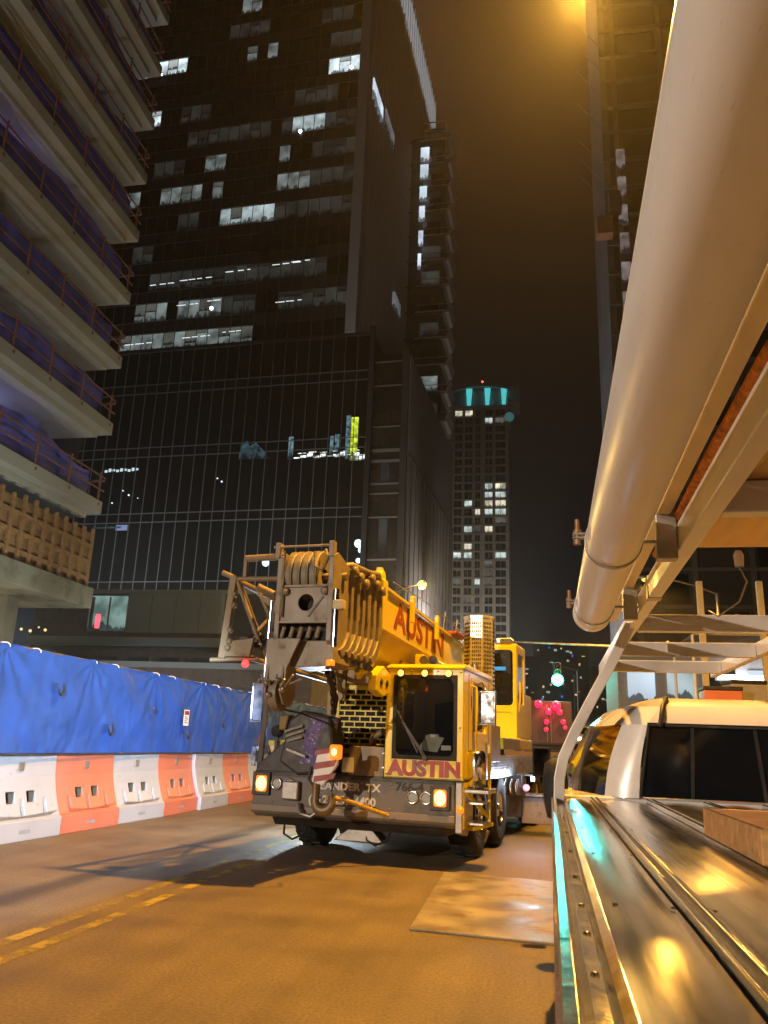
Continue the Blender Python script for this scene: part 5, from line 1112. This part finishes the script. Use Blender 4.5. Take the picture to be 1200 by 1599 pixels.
# ---- floodlight assumed behind the camera, gives fence and barriers their white light
ft = tag(empty('assumed_floodlight', (1.2,-7.2,0)), 'assumed portable floodlight tower in the road behind the camera', 'floodlight')
MB().box(-.5,.5,-.8,.8,.3,1.1).build('trailer_body', Y_, ft, .04); MB().cyl((0,0,1.1),(0,0,2.7),.06,n=10).build('mast', poleM, ft)
fo = MB().box(-.3,.3,-.06,.06,-.2,.2).build('flood_head', D_, ft, .02, (0,0,2.75), (0,0,R(23)))
MB().box(-.27,.27,.06,.075,-.17,.17).build('flood_glass', glow('flood_glow', COOL, 20, False), fo)
for s in (-1,1): MB().cyl((s*.55,0,.3),(s*.7,0,.3),.3,n=16).build('trailer_wheel', M['black'], ft)
fl_ = bpy.data.lights.new('flood_light', 'SPOT'); fl_.energy = FLOOD_W; fl_.color = COOL; fl_.spot_size = R(17); fl_.spot_blend = .25; fl_.shadow_soft_size = .12
flo = bpy.data.objects.new('flood_light', fl_); C.objects.link(flo); flo.location = (1.05,-6.9,2.75)
flo.rotation_euler = (Vector((-7.3,12.2,1.55)) - Vector(flo.location)).to_track_quat('-Z', 'Y').to_euler()

# ================================================================ STREET CLIMBING AWAY
def hz_(y): return max(0, (y-30)*.06)
tag(MB().add([(-9,30,.006),(14,30,.006),(14,260,13.8),(-9,260,13.8)], [(0,1,2,3)]).build('rising_street', ROADM), kind='structure')
def signal(base, arm_to, heads, label):
    r = tag(empty('traffic_signal', base), label, 'traffic signal', 'traffic signals up the street')
    MB().cyl((0,0,0),(0,0,6.4),.12,.09,n=12).build('pole', poleM, r)
    MB().cyl((0,0,6.0),(arm_to,0,6.25),.09,.05,n=10).build('mast_arm', M['steel'], r)
    for (x, z, col, st) in heads:
        h = MB().box(x-.2,x+.2,-.25,-.08,z-.55,z+.55).build('signal_head', D_, r, .03)
        for k, (c, nm) in enumerate((((1,.02,.06),'red'),((1,.5,.02),'amber'),((.02,1,.75),'green'))):
            on = nm == col
            key = 'signal_%s_%s' % (nm, 'on' if on else 'off')
            m_ = bpy.data.materials.get(key) or (glow(key, c, st, True) if on else mat(key, tuple(q*.05 for q in c), .3))
            MB().ball((x,-.26,z+.36-.36*k), .30 if on else .15, 12, 1).build('signal_lens', m_, h)
            MB().lathe([(.17,-.25),(.18,-.45),(.17,-.45),(.16,-.25)], (x,0,z+.36-.36*k), 'y', 16).build('lens_hood', D_, h)
    return r
signal((7.0,45,hz_(45)), -8.2, [(-5.75,4.6,'green',55)], 'green traffic signal on a mast arm above the street')
bt_ = tag(empty('box_truck', (.75,44,hz_(44)), R(2)), 'dark box truck with a cluster of red lamps stopped below the green signal', 'truck')
MB().box(-1.15,1.15,0,6.5,.95,3.15).build('cargo_box', mat('truck_box_paint', (.09,.05,.05), .4, var=.1), bt_, .04)
for x in (-.55,.55): MB().box(x-.53,x+.53,-.03,.0,1.05,3.05).build('rear_door', bpy.data.materials['truck_box_paint'], bt_, .01)
for x in (-.1,.1): MB().cyl((x,-.05,1.1),(x,-.05,3.0),.02,n=6).build('lock_rod', M['steel'], bt_)
MB().box(-1.15,1.15,-.2,.0,.55,.72).build('rear_bumper', D_, bt_, .02)
MB().box(-.9,.9,.3,8.4,.5,.95).build('chassis', D_, bt_)
MB().prism([(6.7,.6),(6.7,2.5),(7.8,2.5),(8.3,1.6),(8.9,1.5),(8.9,.6)], 'x', -1.05, 1.05).build('truck_cab', bpy.data.materials['truck_box_paint'], bt_, .06)
for y in (1.6,7.9):
    for x in (-.95,.95): MB().cyl((x-.14,y,.46),(x+.14,y,.46),.46,n=20).build('wheel', M['black'], bt_, .03)
rl = glow('red_truck_lamp', (1.0,.012,.05), 3.0)
for x, z, r_ in ((-.52,2.98,.20),(.38,2.92,.24),(-.02,2.62,.16),(.55,2.60,.15),(-.12,2.1,.13),(.72,2.12,.13),(-.15,1.72,.11),(.80,1.85,.10)):
    h = MB().lathe([(r_+.02,0),(r_+.02,-.06),(r_,-.07)], (x,-.03,z), 'y', 16).build('tail_lamp', D_, bt_); MB().ball((x,-.08,z), r_, 12).build('lamp_lens', rl, h)
for nm_, p_, c_, e_ in (('signal_light', (1.22,44.4,hz_(45)+4.25), (.02,1.0,.85), 420), ('tail_light', (.75,43.5,hz_(44)+2.7), (1.0,.02,.06), 60)):
    l = bpy.data.lights.new(nm_, 'POINT'); l.energy = e_; l.color = c_; l.shadow_soft_size = .2; o = bpy.data.objects.new(nm_, l); C.objects.link(o); o.location = p_
def car(loc, rz, col, label, tail, name='parked_car', s=1.0, grp='cars up the street'):
    r = tag(empty(name, loc, rz), label, 'car', grp); r.scale = (s,s,s)
    pm_b = mat('car_paint_'+label.split()[0], col, .3, var=.03, coat=.5)
    MB().prism([(-2.2,.45),(-2.25,.8),(-2.1,.95),(-1.4,1.0),(1.2,.98),(2.1,.82),(2.2,.5),(2.0,.35),(-2.0,.35)], 'x', -.86, .86).build('body', pm_b, r, .06)
    MB().prism([(-1.75,.96),(-1.3,1.42),(.3,1.45),(1.15,.97)], 'x', -.74, .74).build('cabin_glass', M['dglass'], r, .05)
    MB().prism([(-1.32,1.41),(-1.2,1.47),(.25,1.49),(.34,1.43)], 'x', -.70, .70).build('roof', pm_b, r, .03)
    for y in (-1.35, 1.35):
        for x in (-.78,.78):
            w = MB().cyl((x-.11,y,.32),(x+.11,y,.32),.32,n=18).build('wheel', M['black'], r, .02)
    for x in (-.62,.62):
        MB().box(x-.18,x+.18,-2.27,-2.18,.68,.84).build('tail_lamp', glow('tail_glow', (1,.02,.05), tail) if tail and 'tail_glow' not in bpy.data.materials else bpy.data.materials['tail_glow'] if tail else M['red'], r, .02)
        MB().box(x-.16,x+.16,2.12,2.24,.6,.74).build('head_lamp', bpy.data.materials.get('head_glow') or glow('head_glow', (1,.95,.85), 12), r, .02)
    return r
car((.9,52,hz_(52)), R(3), (.03,.03,.035), 'dark car with red tail lamps waiting below the signals', 14, 'car')
car((1.6,64,hz_(64)), R(3), (.05,.02,.02), 'maroon car stopped ahead of the dark car', 14, 'car')
car((3.4,58,hz_(58)), R(182), (.5,.5,.5), 'pale car with headlamps coming down the street', 0, 'car')
car((3.5,46,hz_(46)), R(181), (.35,.33,.30), 'silver car parked on the right behind the pickup mirror', 0, 'car')
car((-1.4,70,hz_(70)), R(2), (.25,.25,.27), 'grey car far up the street on the left', 14, 'car')
# utility trailer with clutter behind the crane
fb = tag(empty('utility_trailer', (-.2,36,hz_(36)), R(4)), 'low brown utility trailer standing behind the crane', 'trailer')
MB().box(-1.2,1.2,-2.2,2.2,.5,.62).build('deck', M['wood'], fb, .01); MB().box(-1.2,1.2,-2.25,-2.2,.62,1.1).build('tail_board', M['wood'], fb, .01)
for x in (-1.1,1.1): MB().cyl((x-.1,0,.35),(x+.1,0,.35),.35,n=18).build('wheel', M['black'], fb)
for k in range(6): MB().box(-1.1+.38*k,-.82+.38*k,-2.1,-1.7,.63,.9+.3*rnd.random()).build('equipment_case', (T_, D_, M['steel'])[k%3], fb, .02)
# far buildings up the hill with small lit windows
fwin = [roomglow('far_window_warm', (1,.75,.4), 1.1, .2, .8), roomglow('far_window_cool', (.7,.9,1), .7, .2, .8), roomglow('far_window_blue', (.1,.2,1), 1.2, .3, .8)]
fbm = mat('far_building_wall', (.06,.058,.06), .8, var=.2)
for i, (x, y, w, h, lb) in enumerate(((-6,235,14,21,'dark low block far up the street left of the signals'),(8,250,16,27,'dark block far up the street behind the green signal'),(25,240,18,19,'dark block far up the street right of the signals'))):
    r = tag(empty('far_building', (x,y,12)), lb, 'building', 'dark blocks far up the street')
    MB().box(-w/2,w/2,0,12,0,h-6).build('wall', fbm, r)
    for k in range(26):
        wx = rnd.uniform(-w/2+.6,w/2-1.2); wz = rnd.uniform(1,h-7.5)
        MB().box(wx,wx+rnd.uniform(.3,1.0),-.1,.05,wz,wz+rnd.uniform(.25,.8)).build('lit_window', fwin[0 if rnd.random()<.6 else 1 if rnd.random()<.7 else 2], r)
for i, (x, y, z) in enumerate(((3.6,130,14),(4.5,160,16.0))):
    street_lamp('distant_lamp', (x+3,y,hz_(y)), (x,y,z), (1.0,.75,.35), 0, ('nearer','farther')[i]+' of two small yellow lamps beside the green signal', 40, 'distant street lamps')
for i, (x,y,s) in enumerate(((6.5,40,1.0),(9.0,52,1.2),(12,66,1.3))):
    r = tag(empty('street_tree', (x,y,hz_(y))), ('nearest','middle','farthest')[i]+' dark street tree on the right beyond the pickup', 'tree', 'street trees on the right')
    tb = MB().tube([(0,0,0),(.05,.02,1.2),(-.04,.05,2.3),(.03,0,3.2)], [.13,.11,.09,.06], 8)
    for k in range(7):
        a = k*.9; tb.tube([(0,0,2.0+.15*k),(.5*math.cos(a),.5*math.sin(a),2.7+.18*k),(1.1*math.cos(a),1.1*math.sin(a),3.2+.22*k)], [.05,.03,.012], 6)
    tb.build('trunk', M['wood'], r)
    lv = MB()
    for k in range(1500):
        q = Vector((rnd.gauss(0,.75),rnd.gauss(0,.75),3.7+rnd.gauss(0,.75))); a = Vector((rnd.uniform(-1,1),rnd.uniform(-1,1),rnd.uniform(-1,1)))*.14; b_ = Vector((rnd.uniform(-1,1),rnd.uniform(-1,1),rnd.uniform(-1,1)))*.08
        lv.add([q,q+a+b_,q+a*2,q+a-b_], [(0,1,2,3)])
    lv.build('crown', bpy.data.materials.get('tree_leaf') or mat('tree_leaf', (.06,.075,.03), .7, var=.4, vs=3), r); r.scale = (s,s,s)

# ================================================================ SITE ON THE RIGHT BEHIND THE PICKUP
whm = mat('canopy_fabric', (.55,.55,.55), .7, var=.08)
cn = tag(empty('canopy_tent', (7.0,30,0)), 'white peaked canopy roof behind the rack cross bar', 'tent')
MB().add([(-1.9,-1.9,5.35),(1.9,-1.9,5.35),(1.9,1.9,5.35),(-1.9,1.9,5.35),(0,0,6.35)], [(0,1,4),(1,2,4),(2,3,4),(3,0,4)]).build('canopy', whm, cn)
MB().frame(-1.9,1.9,5.1,5.35,(-1.89,1.89,5.11,5.34),.001,-1.9,-1.88).build('valance', whm, cn)
for x in (-1.85,1.85):
    for y in (-1.85,1.85): MB().cyl((x,y,0),(x,y,5.35),.05,n=8).build('tent_pole', M['white'], cn)
cream = mat('cream_post', (.55,.44,.24), .6, var=.1)
for i, x in enumerate((5.25,7.05)):
    q = MB().box(-.09,.09,-.09,.09,0,6.9); q.box(-.2,.2,-.2,.2,0,.05)
    tag(q.build('cream_post', cream, None, .01, (x,27,0)), 'cream square post %s of the pair behind the rack' % ('left','right')[i], 'post', 'cream posts')
so = tag(empty('site_office', (8.5,36,0)), 'stacked site cabins with lit front behind the pickup', 'cabin')
cabm = mat('cabin_wall', (.28,.27,.27), .7, var=.1)
MB().box(-5,7,0,6,0,2.9).build('lower_cabin', cabm, so, .03); MB().box(-5,7,.2,6,3.0,5.8).build('upper_cabin', cabm, so, .03)
for k in range(7):
    MB().box(-4.6+1.6*k,-3.5+1.6*k,.1,.22,3.7,5.0).build('cabin_window', (sidew, lit[2.5], lit[0])[k%3], so); MB().box(-4.6+1.6*k,-3.5+1.6*k,-.08,.02,1.0,2.2).build('cabin_window', (lit[0], sidw2, lit[2.5])[k%3], so)
MB().box(-1.0,1.4,-.4,.1,4.6,4.75).build('strip_lamp', glow('white_strip_lamp', (.95,.97,1), 12), so)
hoard = tag(empty('site_hoarding', (9.6,14,0)), 'timber site hoarding along the right pavement behind the pickup', 'hoarding')
for k in range(14): MB().box(-.03,.03,1.22*k-8,1.22*k-6.79,.14,2.5).build('hoarding_panel', formm, hoard, .005)
for i, (x, y, z, c) in enumerate(((4.6,22,0,'orange'),(5.4,23,0,'grey'),(6.6,22.4,0,'brown'),(7.6,23,0,'blue'))):
    m_ = {'orange': plast['orange'], 'grey': cabm, 'brown': M['wood'], 'blue': TARP}[c]
    r = tag(empty('job_box', (x,y,0), R(10*i)), c+' job box among the site clutter behind the pickup', 'box', 'job boxes on site')
    MB().box(-.45,.45,-.35,.35,.05,3.1+.25*i).build('box_body', m_, r, .03); MB().box(-.47,.47,-.37,.37,3.1+.25*i,3.2+.25*i).build('lid', D_, r, .02)

# ================================================================ THIN AIR ADDED FOR A FLARE-LIKE GLOW AROUND THE LAMPS
hm = bpy.data.materials.new('lamp_glow_haze'); hm.use_nodes = True; hn_ = hm.node_tree.nodes; hn_.remove(hn_['Principled BSDF'])
pv_ = hn_.new('ShaderNodeVolumePrincipled'); pv_.inputs['Color'].default_value = (.92,.92,.92,1); pv_.inputs['Density'].default_value = .00036; pv_.inputs['Anisotropy'].default_value = .74
hm.node_tree.links.new(pv_.outputs[0], hn_['Material Output'].inputs['Volume'])
tag(MB().box(-110,80,-75,915,-1.0,165).build('glow_haze', hm), kind='stuff')
